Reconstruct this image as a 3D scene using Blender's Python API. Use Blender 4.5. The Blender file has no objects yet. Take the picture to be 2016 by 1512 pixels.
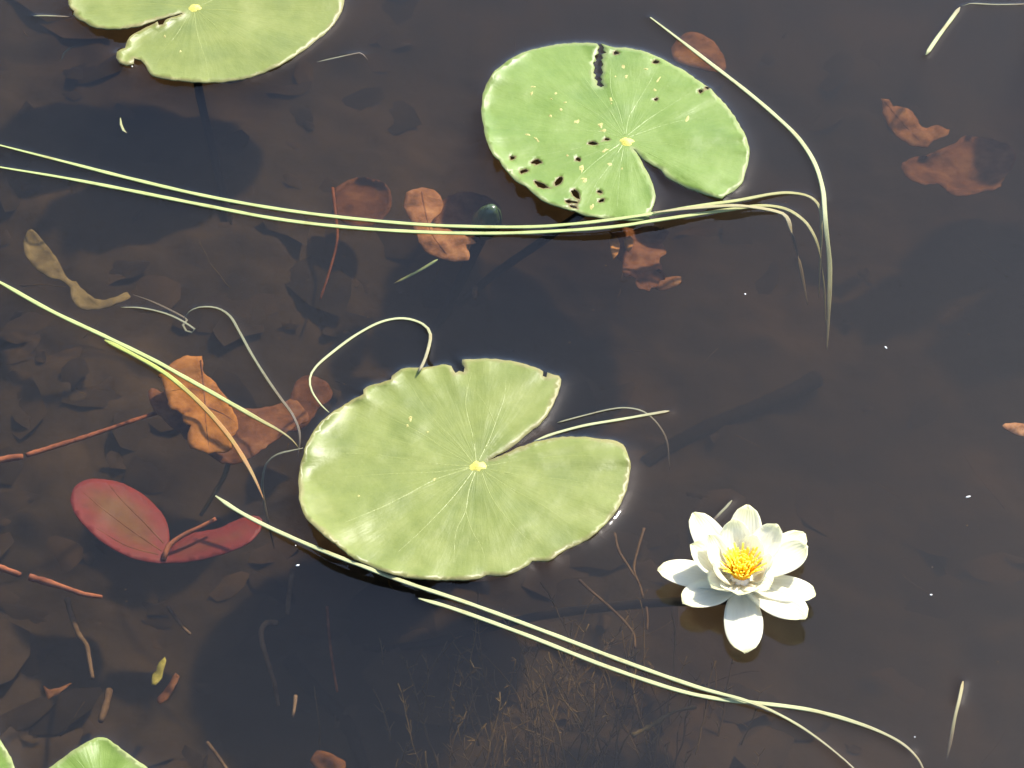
import bpy, math, random
import numpy as np
from mathutils import Vector, noise
from mathutils.geometry import delaunay_2d_cdt

random.seed(7)
scene = bpy.context.scene
COL = scene.collection

# ------------------------------------------------------------------ camera
ELEV = math.radians(45.0)
DIST = 2.0
LENS = 36.0 * DIST / 0.67
cam_d = bpy.data.cameras.new("camera")
cam_d.lens = LENS
cam_d.sensor_width = 36.0
cam_d.clip_start = 0.05
cam_d.clip_end = 300.0
cam = bpy.data.objects.new("camera", cam_d)
COL.objects.link(cam)
CAM = Vector((0.0, -DIST * math.cos(ELEV), DIST * math.sin(ELEV)))
cam.location = CAM
cam.rotation_euler = (math.pi / 2 - ELEV, 0, 0)
scene.camera = cam

# ------------------------------------------------------------------ sky and sun
SUN = Vector((0.46, 0.44, 0.77)).normalized()
sun_el = math.asin(SUN.z)
sun_az = math.atan2(SUN.x, SUN.y)
world = bpy.data.worlds.new("World")
scene.world = world
world.use_nodes = True
wn = world.node_tree.nodes
wl = world.node_tree.links
wn.clear()
wo = wn.new("ShaderNodeOutputWorld")
wb = wn.new("ShaderNodeBackground")
ws = wn.new("ShaderNodeTexSky")
ws.sky_type = 'NISHITA'
ws.sun_disc = False
ws.sun_elevation = sun_el
ws.sun_rotation = sun_az
ws.air_density = 1.0
ws.dust_density = 1.8
ws.ozone_density = 4.0
wb.inputs["Strength"].default_value = 0.083
wl.new(ws.outputs[0], wb.inputs["Color"])
wl.new(wb.outputs[0], wo.inputs["Surface"])

sun_d = bpy.data.lights.new("sun", 'SUN')
sun_d.energy = 2.6
sun_d.angle = math.radians(3.0)
sun_d.color = (1.0, 0.95, 0.86)
sun = bpy.data.objects.new("sun", sun_d)
COL.objects.link(sun)
sun.rotation_euler = (-SUN).to_track_quat('-Z', 'Y').to_euler()
sun.location = SUN * 5

scene.view_settings.view_transform = 'Standard'
scene.view_settings.look = 'None'
scene.view_settings.gamma = 1.0
scene.view_settings.exposure = 2.24
scene.view_settings.use_curve_mapping = False
scene.render.engine = 'CYCLES'
scene.cycles.max_bounces = 6
scene.cycles.transparent_max_bounces = 24
scene.cycles.volume_bounces = 0
scene.cycles.use_denoising = True
scene.cycles.use_adaptive_sampling = True
scene.cycles.adaptive_threshold = 0.02
scene.cycles.caustics_reflective = False
scene.cycles.caustics_refractive = False

# ------------------------------------------------------------------ helpers
KX = 36.0 / LENS / 2016.0
FWD = Vector((0, math.cos(ELEV), -math.sin(ELEV)))
UPV = Vector((0, math.sin(ELEV), math.cos(ELEV)))


def P(px, py, z=0.0):
    """World point at height z (metres) seen at photo position px, py (2016 x 1512)."""
    d = FWD + Vector((1, 0, 0)) * ((px - 1008) * KX) + UPV * (-(py - 756) * KX)
    t = (z - CAM.z) / d.z
    return CAM + d * t


def tag(o, label=None, cat=None, group=None, kind=None):
    if label: o["label"] = label
    if cat: o["category"] = cat
    if group: o["group"] = group
    if kind: o["kind"] = kind
    return o


def empty(name, loc, label, cat, group=None):
    o = bpy.data.objects.new(name, None)
    o.empty_display_size = 0.01
    COL.objects.link(o)
    o.location = loc
    return tag(o, label, cat, group)


def mesh_obj(name, verts, faces, mats, parent=None, smooth=True, attrs=None, fmat=None, origin=None):
    me = bpy.data.meshes.new(name)
    if parent is not None:
        base = Vector((0, 0, 0))
        p = parent
        while p is not None:
            base += Vector(p.location)
            p = p.parent
    elif origin is not None:
        base = Vector(origin)
    else:
        base = Vector(verts[0])
        base = sum((Vector(v) for v in verts), Vector()) / len(verts)
    me.from_pydata([tuple(Vector(v) - base) for v in verts], [], faces)
    if not isinstance(mats, (list, tuple)):
        mats = [mats]
    for m in mats:
        me.materials.append(m)
    if fmat is not None:
        me.polygons.foreach_set("material_index", fmat)
    if smooth:
        me.polygons.foreach_set("use_smooth", [True] * len(me.polygons))
    if attrs:
        for k, vals in attrs.items():
            a = me.attributes.new(k, 'FLOAT', 'POINT')
            a.data.foreach_set("value", vals)
    me.update()
    o = bpy.data.objects.new(name, me)
    COL.objects.link(o)
    if parent is not None:
        o.parent = parent
    else:
        o.location = base
    return o


def catmull(pts, step):
    """Smooth a list of tuples through its points; step is the spacing in the first two coords."""
    pts = [np.array(p, float) for p in pts]
    if len(pts) == 2:
        n = max(2, int(np.linalg.norm((pts[1] - pts[0])[:2]) / step))
        return [tuple(pts[0] + (pts[1] - pts[0]) * i / n) for i in range(n + 1)]
    out = []
    for i in range(len(pts) - 1):
        p1, p2 = pts[i], pts[i + 1]
        p0 = pts[i - 1] if i > 0 else 2 * p1 - p2
        p3 = pts[i + 2] if i + 2 < len(pts) else 2 * p2 - p1
        n = max(1, int(np.linalg.norm((p2 - p1)[:2]) / step))
        for k in range(n):
            t = k / n
            out.append(tuple(0.5 * ((2 * p1) + (p2 - p0) * t + (2 * p0 - 5 * p1 + 4 * p2 - p3) * t * t
                                    + (-p0 + 3 * p1 - 3 * p2 + p3) * t ** 3)))
    out.append(tuple(pts[-1]))
    return out


def inside(poly, x, y):
    poly = np.asarray(poly)[:, :2]
    x = np.asarray(x, float); y = np.asarray(y, float)
    c = np.zeros(x.shape, bool)
    n = len(poly)
    j = n - 1
    for i in range(n):
        xi, yi = poly[i]; xj, yj = poly[j]
        if yi != yj:
            c ^= ((yi > y) != (yj > y)) & (x < (xj - xi) * (y - yi) / (yj - yi) + xi)
        j = i
    return c


def seg_dist(poly, x, y, closed=True):
    poly = np.asarray(poly)[:, :2]
    d = np.full(np.shape(x), 1e9)
    n = len(poly)
    for i in range(n if closed else n - 1):
        a = poly[i]; b = poly[(i + 1) % n]
        ab = b - a
        L = ab @ ab
        if L < 1e-14:
            continue
        t = np.clip(((x - a[0]) * ab[0] + (y - a[1]) * ab[1]) / L, 0, 1)
        d = np.minimum(d, np.hypot(x - a[0] - t * ab[0], y - a[1] - t * ab[1]))
    return d


def fbm(x, y, z, o=4):
    return noise.fractal(Vector((x, y, z)), 1.0, 2.0, o)


# ------------------------------------------------------------------ materials
def mat(name):
    m = bpy.data.materials.new(name)
    m.use_nodes = True
    nt = m.node_tree
    nt.nodes.clear()
    out = nt.nodes.new("ShaderNodeOutputMaterial")
    return m, nt, out


def N(nt, t, **kw):
    n = nt.nodes.new("ShaderNode" + t)
    for k, v in kw.items():
        setattr(n, k, v)
    return n


def attr(nt, name):
    n = N(nt, "Attribute")
    n.attribute_name = name
    return n.outputs["Fac"]


def math_n(nt, op, a, b=None, c=None, clamp=False):
    n = N(nt, "Math", operation=op)
    n.use_clamp = clamp
    for i, v in enumerate((a, b, c)):
        if v is None: continue
        if isinstance(v, (int, float)): n.inputs[i].default_value = v
        else: nt.links.new(v, n.inputs[i])
    return n.outputs[0]


def noise_n(nt, vec, scale, detail=4, rough=0.55):
    n = N(nt, "TexNoise")
    n.inputs["Scale"].default_value = scale
    n.inputs["Detail"].default_value = detail
    n.inputs["Roughness"].default_value = rough
    if vec is not None: nt.links.new(vec, n.inputs["Vector"])
    return n.outputs["Fac"]


def ramp(nt, fac, stops):
    n = N(nt, "ValToRGB")
    e = n.color_ramp.elements
    while len(e) < len(stops): e.new(0.5)
    for el, (p, c) in zip(e, stops):
        el.position = p
        el.color = (*c, 1) if len(c) == 3 else c
    nt.links.new(fac, n.inputs[0])
    return n.outputs[0]


def mixc(nt, fac, a, b, blend='MIX'):
    n = N(nt, "Mix", data_type='RGBA', blend_type=blend)
    n.clamp_factor = True
    for i, v in ((0, fac), (6, a), (7, b)):
        if isinstance(v, (int, float)): n.inputs[i].default_value = v
        elif isinstance(v, tuple): n.inputs[i].default_value = (*v, 1)
        else: nt.links.new(v, n.inputs[i])
    return n.outputs[2]


def bump(nt, h, strength, dist):
    n = N(nt, "Bump")
    n.inputs["Strength"].default_value = strength
    n.inputs["Distance"].default_value = dist
    nt.links.new(h, n.inputs["Height"])
    return n.outputs[0]


def principled(nt, out, color, rough=0.5, spec=0.5, normal=None, sss=0.0, sssr=(0.002, 0.002, 0.001)):
    b = N(nt, "BsdfPrincipled")
    if isinstance(color, tuple): b.inputs["Base Color"].default_value = (*color, 1)
    else: nt.links.new(color, b.inputs["Base Color"])
    if isinstance(rough, (int, float)): b.inputs["Roughness"].default_value = rough
    else: nt.links.new(rough, b.inputs["Roughness"])
    b.inputs["Specular IOR Level"].default_value = spec
    if normal is not None: nt.links.new(normal, b.inputs["Normal"])
    if sss:
        b.inputs["Subsurface Weight"].default_value = sss
        b.inputs["Subsurface Radius"].default_value = sssr
        b.inputs["Subsurface Scale"].default_value = 1.0
    nt.links.new(b.outputs[0], out.inputs["Surface"])
    return b


def objcoord(nt):
    return N(nt, "TexCoord").outputs["Object"]


def poscoord(nt):
    return N(nt, "NewGeometry").outputs["Position"]


def pad_material(name, c_mid, c_dark, c_light, rim):
    m, nt, out = mat(name)
    v = poscoord(nt)
    n1 = noise_n(nt, v, 22, 5, 0.6)
    n2 = noise_n(nt, v, 140, 3, 0.6)
    # streaks running out along the veins
    rad = attr(nt, "rad")
    comb = N(nt, "CombineXYZ")
    nt.links.new(math_n(nt, 'MULTIPLY', attr(nt, "ca"), 7.0), comb.inputs[0])
    nt.links.new(math_n(nt, 'MULTIPLY', attr(nt, "sa"), 7.0), comb.inputs[1])
    nt.links.new(math_n(nt, 'MULTIPLY', rad, 14.0), comb.inputs[2])
    n3 = noise_n(nt, comb.outputs[0], 1.6, 4, 0.6)
    c = ramp(nt, n1, [(0.3, c_dark), (0.52, c_mid), (0.75, c_light)])
    c = mixc(nt, math_n(nt, 'MULTIPLY_ADD', n3, 0.8, -0.25, clamp=True), c, c_light)
    c = mixc(nt, math_n(nt, 'MULTIPLY_ADD', n2, 0.8, -0.3, clamp=True), c, c_dark)
    # brownish worn rim, paled to imitate light off the up-turned edge
    e = attr(nt, "edge")
    ee = math_n(nt, 'ADD', e, math_n(nt, 'MULTIPLY_ADD', noise_n(nt, v, 60, 4), -0.008, 0.004))
    rf = N(nt, "MapRange")
    rf.inputs[1].default_value = 0.0; rf.inputs[2].default_value = 0.0035
    rf.inputs[3].default_value = 0.42; rf.inputs[4].default_value = 0.0
    nt.links.new(ee, rf.inputs[0])
    c = mixc(nt, rf.outputs[0], c, rim)
    hd = N(nt, "MapRange")
    hd.inputs[1].default_value = 0.0002; hd.inputs[2].default_value = 0.0016
    hd.inputs[3].default_value = 0.85; hd.inputs[4].default_value = 0.0
    nt.links.new(attr(nt, "hole"), hd.inputs[0])
    c = mixc(nt, hd.outputs[0], c, (0.10, 0.065, 0.025))
    h = math_n(nt, 'ADD', n2, math_n(nt, 'MULTIPLY', n3, 1.2))
    principled(nt, out, c, math_n(nt, 'MULTIPLY_ADD', n1, 0.2, 0.36), 0.3, bump(nt, h, 0.18, 0.0015))
    return m


def mottled(name, stops, scale=60, rough=0.6, spec=0.3, bumpd=0.001, sss=0.0, rand=0.0):
    m, nt, out = mat(name)
    v = poscoord(nt)
    n1 = noise_n(nt, v, scale, 4, 0.65)
    if rand:
        r = N(nt, "NewGeometry").outputs["Random Per Island"]
        n1 = math_n(nt, 'ADD', n1, math_n(nt, 'MULTIPLY_ADD', r, rand, -rand / 2))
    c = ramp(nt, n1, stops)
    n2 = noise_n(nt, v, scale * 5, 3)
    principled(nt, out, c, rough, spec, bump(nt, n2, 0.4, bumpd), sss)
    return m


def blade_material(name, c0, c1, start=0.75):
    """Ribbon leaf: colour c0 fading into the dying tip's colour c1, fine lengthwise grain."""
    m, nt, out = mat(name)
    v = poscoord(nt)
    a = attr(nt, "along")
    n1 = noise_n(nt, v, 90, 4)
    f = math_n(nt, 'ADD', a, math_n(nt, 'MULTIPLY_ADD', n1, 0.16, -0.08))
    mr = N(nt, "MapRange", interpolation_type='SMOOTHSTEP')
    mr.inputs[1].default_value = start - 0.12; mr.inputs[2].default_value = min(1.0, start + 0.16)
    nt.links.new(f, mr.inputs[0])
    c = mixc(nt, mr.outputs[0], c0, c1)
    c = mixc(nt, math_n(nt, 'MULTIPLY_ADD', n1, 1.0, -0.3, clamp=True), c, tuple(x * 0.6 for x in c0))
    n4 = noise_n(nt, v, 45, 5, 0.7)
    c = mixc(nt, math_n(nt, 'MULTIPLY_ADD', n4, 4.0, -2.25, clamp=True), c, tuple(x * y for x, y in zip(c0, (0.75, 0.5, 0.4))))
    w = attr(nt, "across")
    groove = math_n(nt, 'SINE', math_n(nt, 'MULTIPLY', w, 22.0))
    principled(nt, out, c, 0.5, 0.22, bump(nt, groove, 0.3, 0.0004))
    return m


M = {}
M["pad_yellow"] = pad_material("pad_yellow_green", (0.112, 0.132, 0.024), (0.078, 0.100, 0.018), (0.145, 0.160, 0.040), (0.19, 0.125, 0.075))
M["pad_green"] = pad_material("pad_fresh_green", (0.092, 0.140, 0.018), (0.066, 0.112, 0.014), (0.120, 0.168, 0.034), (0.22, 0.20, 0.11))
M["pad_under"] = mottled("pad_underside", [(0.3, (0.10, 0.035, 0.03)), (0.7, (0.16, 0.07, 0.045))], 40)
M["vein"] = mottled("vein", [(0.3, (0.118, 0.140, 0.026)), (0.7, (0.150, 0.168, 0.038))], 80, 0.45, 0.4)
M["vein_green"] = mottled("vein_green", [(0.3, (0.100, 0.150, 0.022)), (0.7, (0.124, 0.17, 0.036))], 80, 0.45, 0.4)
M["node"] = mottled("leaf_centre_yellow", [(0.3, (0.40, 0.34, 0.05)), (0.7, (0.50, 0.44, 0.10))], 200, 0.5)
M["scar"] = mottled("feeding_scar", [(0.35, (0.17, 0.14, 0.035)), (0.5, (0.26, 0.25, 0.075)), (0.7, (0.34, 0.31, 0.12))], 300, 0.6)
M["petiole_and_shade"] = mottled("petiole_and_shade", [(0.3, (0.008, 0.008, 0.008)), (0.7, (0.018, 0.013, 0.011))], 60, 0.9, 0.02)  # near black, for lily stalks and for the shadow band on the bed
M["blade_green"] = blade_material("ribbon_green", (0.265, 0.300, 0.110), (0.19, 0.15, 0.06), 0.80)
M["blade_pale"] = blade_material("ribbon_pale_green", (0.285, 0.295, 0.145), (0.19, 0.16, 0.09), 0.80)
M["blade_straw"] = blade_material("ribbon_straw", (0.24, 0.21, 0.10), (0.14, 0.10, 0.055), 0.60)
M["blade_orange"] = blade_material("ribbon_orange_tip", (0.25, 0.275, 0.065), (0.22, 0.10, 0.03), 0.40)
M["blade_grey"] = blade_material("ribbon_grey", (0.125, 0.120, 0.068), (0.09, 0.065, 0.04), 0.6)
M["leaf_orange"] = mottled("dead_leaf_orange", [(0.28, (0.045, 0.016, 0.006)), (0.45, (0.145, 0.055, 0.013)), (0.7, (0.23, 0.098, 0.026))], 55, 0.9, 0.02)
M["leaf_tan"] = mottled("dead_leaf_tan", [(0.3, (0.05, 0.022, 0.010)), (0.5, (0.14, 0.060, 0.025)), (0.72, (0.23, 0.115, 0.05))], 60, 0.9, 0.02)
M["leaf_brown"] = mottled("dead_leaf_brown", [(0.3, (0.035, 0.015, 0.008)), (0.5, (0.085, 0.034, 0.016)), (0.72, (0.14, 0.065, 0.03))], 60, 0.9, 0.02)
m_, nt_, out_ = mat("red_leaf")
mr_ = N(nt_, "MapRange", interpolation_type='SMOOTHSTEP')
mr_.inputs[1].default_value = 0.002; mr_.inputs[2].default_value = 0.020
nt_.links.new(math_n(nt_, 'ADD', attr(nt_, "edge"), math_n(nt_, 'MULTIPLY_ADD', noise_n(nt_, poscoord(nt_), 70, 4), 0.018, -0.009)), mr_.inputs[0])
c_ = mixc(nt_, mr_.outputs[0], (0.095, 0.016, 0.012), (0.078, 0.034, 0.011))
c_ = mixc(nt_, math_n(nt_, 'MULTIPLY_ADD', noise_n(nt_, poscoord(nt_), 160, 4), 1.6, -0.7, clamp=True), c_, (0.05, 0.014, 0.009))
principled(nt_, out_, c_, 0.5, 0.06)
M["leaf_red"] = m_
M["leaf_olive"] = mottled("dead_leaf_olive", [(0.3, (0.05, 0.035, 0.015)), (0.6, (0.11, 0.08, 0.035)), (0.8, (0.15, 0.11, 0.05))], 45, 0.9, 0.02)
M["stick"] = mottled("red_stem", [(0.3, (0.06, 0.02, 0.011)), (0.6, (0.19, 0.066, 0.030))], 70, 0.9, 0.02)
M["stick_pale"] = mottled("pale_stem", [(0.3, (0.05, 0.03, 0.018)), (0.6, (0.13, 0.085, 0.05))], 70, 0.9, 0.02)
M["bud"] = mottled("bud_green", [(0.3, (0.02, 0.035, 0.012)), (0.7, (0.06, 0.08, 0.025))], 50, 0.25, 0.5)
M["moss"] = mottled("yellow_bit", [(0.3, (0.12, 0.10, 0.02)), (0.7, (0.24, 0.21, 0.05))], 120, 0.9, 0.02)
M["weed"] = mottled("water_weed", [(0.3, (0.06, 0.04, 0.018)), (0.7, (0.15, 0.105, 0.045))], 50, 0.9, 0.02, rand=0.4)
M["litter"] = mottled("leaf_litter", [(0.25, (0.018, 0.014, 0.011)), (0.5, (0.035, 0.026, 0.019)), (0.8, (0.060, 0.042, 0.028))], 30, 0.9, 0.02, rand=0.5)
M["mud"] = mottled("mud", [(0.3, (0.018, 0.015, 0.012)), (0.5, (0.038, 0.029, 0.021)), (0.7, (0.062, 0.045, 0.031))], 9, 0.9, 0.02, bumpd=0.004)
M["petal"] = mottled("petal_white", [(0.2, (0.80, 0.79, 0.70)), (0.8, (0.84, 0.83, 0.76))], 60, 0.45, 0.35, 0.0006)
m_, nt_, out_ = mat("stamen_yellow")
sep_ = N(nt_, "SeparateXYZ"); nt_.links.new(objcoord(nt_), sep_.inputs[0])
c_ = ramp(nt_, math_n(nt_, 'MULTIPLY', sep_.outputs[2], 75.0), [(0.1, (0.88, 0.42, 0.006)), (0.45, (0.93, 0.58, 0.015)), (0.85, (0.96, 0.76, 0.09))])
principled(nt_, out_, c_, 0.5, 0.2)
M["stamen"] = m_
M["speck"] = mottled("white_fleck", [(0.3, (0.6, 0.6, 0.55)), (0.7, (0.75, 0.75, 0.7))], 200, 0.3, 0.5)


def petal_material():
    m, nt, out = mat("petal_white_tip")
    v = poscoord(nt)
    a = attr(nt, "along")
    n1 = noise_n(nt, v, 60, 4)
    c = ramp(nt, n1, [(0.2, (0.80, 0.77, 0.61)), (0.8, (0.84, 0.81, 0.66))])
    f = math_n(nt, 'ADD', a, math_n(nt, 'MULTIPLY_ADD', n1, 0.2, -0.1))
    mr = N(nt, "MapRange", interpolation_type='SMOOTHSTEP')
    mr.inputs[1].default_value = 0.72; mr.inputs[2].default_value = 1.0
    nt.links.new(f, mr.inputs[0])
    c = mixc(nt, math_n(nt, 'MULTIPLY', mr.outputs[0], 0.5), c, (0.80, 0.76, 0.28))  # yellow glow of the sunlit tips mixed into the petal colour
    groove = math_n(nt, 'SINE', math_n(nt, 'MULTIPLY', attr(nt, "across"), 30.0))
    bn = bump(nt, groove, 0.15, 0.0005)
    df = N(nt, "BsdfDiffuse"); tl = N(nt, "BsdfTranslucent")
    nt.links.new(c, df.inputs["Color"])
    nt.links.new(mixc(nt, 0.7, c, (0.97, 0.95, 0.84)), tl.inputs["Color"])
    for q in (df, tl): nt.links.new(bn, q.inputs["Normal"])
    mx = N(nt, "MixShader"); mx.inputs[0].default_value = 0.55
    nt.links.new(df.outputs[0], mx.inputs[1]); nt.links.new(tl.outputs[0], mx.inputs[2])
    nt.links.new(mx.outputs[0], out.inputs["Surface"])
    return m


M["petal_tip"] = petal_material()


def water_material():
    m, nt, out = mat("pond_water")
    g = N(nt, "NewGeometry")
    bm = g.outputs["Normal"]
    dot = N(nt, "VectorMath", operation='DOT_PRODUCT')
    nt.links.new(bm, dot.inputs[0]); nt.links.new(g.outputs["Incoming"], dot.inputs[1])
    c = math_n(nt, 'ABSOLUTE', dot.outputs["Value"])
    f = math_n(nt, 'POWER', math_n(nt, 'SUBTRACT', 1.0, c, clamp=True), 5.0)
    f = math_n(nt, 'MULTIPLY_ADD', f, 0.974, 0.0255, clamp=True)
    tr = N(nt, "BsdfTransparent")
    gl = N(nt, "BsdfAnisotropic") if hasattr(bpy.types, "ShaderNodeBsdfAnisotropic") else N(nt, "BsdfGlossy")
    gl.inputs["Roughness"].default_value = 0.05
    mx = N(nt, "MixShader")
    nt.links.new(f, mx.inputs[0]); nt.links.new(tr.outputs[0], mx.inputs[1]); nt.links.new(gl.outputs[0], mx.inputs[2])
    nt.links.new(mx.outputs[0], out.inputs["Surface"])
    va = N(nt, "VolumeAbsorption")
    va.inputs["Color"].default_value = (0.62, 0.53, 0.32, 1)
    va.inputs["Density"].default_value = 11.0
    vs = N(nt, "VolumeScatter")
    vs.inputs["Color"].default_value = (0.88, 0.90, 0.92, 1)
    vs.inputs["Density"].default_value = 0.5
    vs.inputs["Anisotropy"].default_value = 0.5
    av = N(nt, "AddShader")
    nt.links.new(va.outputs[0], av.inputs[0]); nt.links.new(vs.outputs[0], av.inputs[1])
    nt.links.new(av.outputs[0], out.inputs["Volume"])
    return m


M["water"] = water_material()

# ------------------------------------------------------------------ the pond bed
def bed_z(x, y):
    deep = 0.5 + 0.5 * math.tanh((x + 0.35 * y - 0.10) / 0.14)
    z = -0.108 - 0.062 * deep
    z += 0.016 * fbm(x * 7, y * 7, 1.3, 4) + 0.006 * fbm(x * 34, y * 34, 5.1, 4)
    return min(z, -0.06)


def axis(lo, hi, step, far):
    c = list(np.arange(lo, hi + step / 2, step))
    a, b = [], []
    d = step
    v = lo
    while v > -far:
        d *= 1.9; v -= d; a.append(max(v, -far))
    d = step; v = c[-1]
    while v < far:
        d *= 1.9; v += d; b.append(min(v, far))
    return np.array(a[::-1] + c + b)


xs = axis(-0.46, 0.46, 0.006, 40.0)
ys = axis(-0.50, 0.50, 0.006, 40.0)
verts, faces = [], []
for y in ys:
    for x in xs:
        verts.append((x, y, bed_z(x, y) if abs(x) < 3 and abs(y) < 3 else -0.13))
nx = len(xs)
for j in range(len(ys) - 1):
    for i in range(nx - 1):
        faces.append((j * nx + i, j * nx + i + 1, (j + 1) * nx + i + 1, (j + 1) * nx + i))
tag(mesh_obj("pond_bed", verts, faces, M["mud"], origin=(0, 0, 0)), kind="structure")

# half-buried rotten leaf scraps: nobody could count them
rnd = random.Random(11)
verts, faces = [], []
for k in range(420):
    px = rnd.uniform(-120, 2140); py = rnd.uniform(-80, 1640)
    c = P(px, py, -0.11)
    z = bed_z(c.x, c.y)
    if z < -0.135 and rnd.random() < 0.75: continue
    c = Vector((c.x, c.y, z + rnd.uniform(-0.001, 0.004)))
    L = rnd.choice([0.008, 0.012, 0.018, 0.026, 0.034]) * rnd.uniform(0.7, 1.3)
    W = L * rnd.uniform(0.35, 0.75)
    a = rnd.uniform(0, 6.28)
    e1 = Vector((math.cos(a), math.sin(a), rnd.uniform(-0.25, 0.25)))
    e2 = Vector((-math.sin(a), math.cos(a), rnd.uniform(-0.25, 0.25)))
    n = 9
    b = len(verts)
    verts.append(c + Vector((0, 0, rnd.uniform(0.0, 0.004))))
    for i in range(n):
        t = i / n * 6.2832
        r = rnd.uniform(0.72, 1.1)
        verts.append(c + e1 * (L * r * math.cos(t)) + e2 * (W * r * math.sin(t)) + Vector((0, 0, rnd.uniform(-0.003, 0.003))))
    for i in range(n):
        faces.append((b, b + 1 + i, b + 1 + (i + 1) % n))
tag(mesh_obj("leaf_litter", verts, faces, M["litter"], origin=(0, 0, -0.1)),
    "dark rotten leaf scraps half sunk in the brown pond mud", "leaf litter", kind="stuff")

# ------------------------------------------------------------------ leaf blades
MEN_PADS = []      # outlines on the water plane, for the raised water film along the edges
MEN_LINES = []


def leaf_mesh(outline, z0, zfun, centre, step=9, holes=(), thick=0.0011, rough_edge=0.0, smooth_step=7, seed=0):
    """outline in photo px -> a solid, curved leaf. zfun(u, v, edge, rad, ang) in metres on the leaf plane."""
    rn = random.Random(seed)
    ol = catmull(list(outline) + [outline[0]], smooth_step)[:-1]
    if rough_edge:
        ol = [(x + rn.uniform(-1, 1) * rough_edge, y + rn.uniform(-1, 1) * rough_edge) for x, y in ol]
    olp = np.array(ol)
    hl = [np.array(h) for h in holes]
    x0, y0 = olp.min(0); x1, y1 = olp.max(0)
    gx, gy = np.meshgrid(np.arange(x0, x1, step), np.arange(y0, y1, step * 0.75))
    gx = gx.ravel() + np.array([rn.uniform(-.25, .25) * step for _ in range(gx.size)])
    gy = gy.ravel() + np.array([rn.uniform(-.2, .2) * step for _ in range(gy.size)])
    keep = inside(olp, gx, gy) & (seg_dist(olp, gx, gy) > step * 0.45)
    for h in hl:
        keep &= ~inside(h, gx, gy) & (seg_dist(h, gx, gy) > 1.5)
    pts = [Vector(p) for p in ol]
    edges = [(i, (i + 1) % len(ol)) for i in range(len(ol))]
    for h in hl:
        b = len(pts)
        pts += [Vector(p) for p in h]
        edges += [(b + i, b + (i + 1) % len(h)) for i in range(len(h))]
    pts += [Vector((a, b)) for a, b in zip(gx[keep], gy[keep])]
    v2, _, f2, _, _, _ = delaunay_2d_cdt(pts, edges, [], 0, 1e-4)
    v2 = np.array([tuple(v) for v in v2])
    f2 = np.array([tuple(f) for f in f2])
    cen = v2[f2].mean(1)
    k = inside(olp, cen[:, 0], cen[:, 1])
    for h in hl:
        k &= ~inside(h, cen[:, 0], cen[:, 1])
    f2 = f2[k]
    used = np.unique(f2)
    remap = -np.ones(len(v2), int); remap[used] = np.arange(len(used))
    v2 = v2[used]; f2 = remap[f2]
    flat = np.array([P(a, b, z0)[:2] for a, b in v2])
    olw = np.array([P(a, b, z0)[:2] for a, b in ol])
    cw = P(*centre, z0)
    e = seg_dist(olw, flat[:, 0], flat[:, 1])
    dx = flat[:, 0] - cw.x; dy = flat[:, 1] - cw.y
    rad = np.hypot(dx, dy); ang = np.arctan2(dy, dx)
    top = []
    for i in range(len(v2)):
        top.append(P(v2[i][0], v2[i][1], z0 + zfun(dx[i], dy[i], e[i], rad[i], ang[i])))
    n = len(top)
    verts = top + [p - Vector((0, 0, thick)) for p in top]
    faces, fm = [], []
    cnt = {}
    for a, b, c in f2:
        A, B, C = top[a], top[b], top[c]
        if (B - A).cross(C - A).z < 0: b, c = c, b
        a, b, c = int(a), int(b), int(c)
        faces.append((a, b, c)); fm.append(0)
        faces.append((a + n, c + n, b + n)); fm.append(1)
        for q in ((a, b), (b, c), (c, a)): cnt[q] = 1
    for (a, b) in list(cnt):
        if (b, a) not in cnt:
            faces.append((b, a, a + n, b + n)); fm.append(0)
    hd = np.full(len(v2), 1.0)
    for h in hl:
        hw = np.array([P(a, b, z0)[:2] for a, b in h])
        hd = np.minimum(hd, seg_dist(hw, flat[:, 0], flat[:, 1]))
    attrs = {"hole": list(hd) * 2, "edge": list(e) * 2, "rad": list(rad) * 2, "ca": list(np.cos(ang)) * 2, "sa": list(np.sin(ang)) * 2}
    return verts, faces, fm, attrs, olw, cw


def ell(cx, cy, a, b, rot=0, n=11, jit=0.42, rn=random.Random(3)):
    out = []
    r = math.radians(rot)
    for i in range(n):
        t = i / n * 2 * math.pi
        k = 1 + rn.uniform(-jit, jit)
        x, y = a * k * math.cos(t), b * k * math.sin(t)
        out.append((cx + x * math.cos(r) - y * math.sin(r), cy + x * math.sin(r) + y * math.cos(r)))
    return out


def ridge(name, pts, w0, w1, h, m, parent):
    """A raised vein: a low three-sided ridge through world points."""
    verts, faces = [], []
    n = len(pts)
    for i, p in enumerate(pts):
        t = pts[min(i + 1, n - 1)] - pts[max(i - 1, 0)]
        s = Vector((-t.y, t.x, 0)).normalized()
        w = w0 + (w1 - w0) * i / (n - 1)
        hh = h * (1 - 0.7 * i / (n - 1))
        verts += [p - s * w + Vector((0, 0, -0.0001)), p + Vector((0, 0, hh)), p + s * w + Vector((0, 0, -0.0001))]
        if i:
            b = 3 * i
            faces += [(b - 3, b, b + 1, b - 2), (b - 2, b + 1, b + 2, b - 1)]
    return mesh_obj(name, verts, faces, m, parent)


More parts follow.
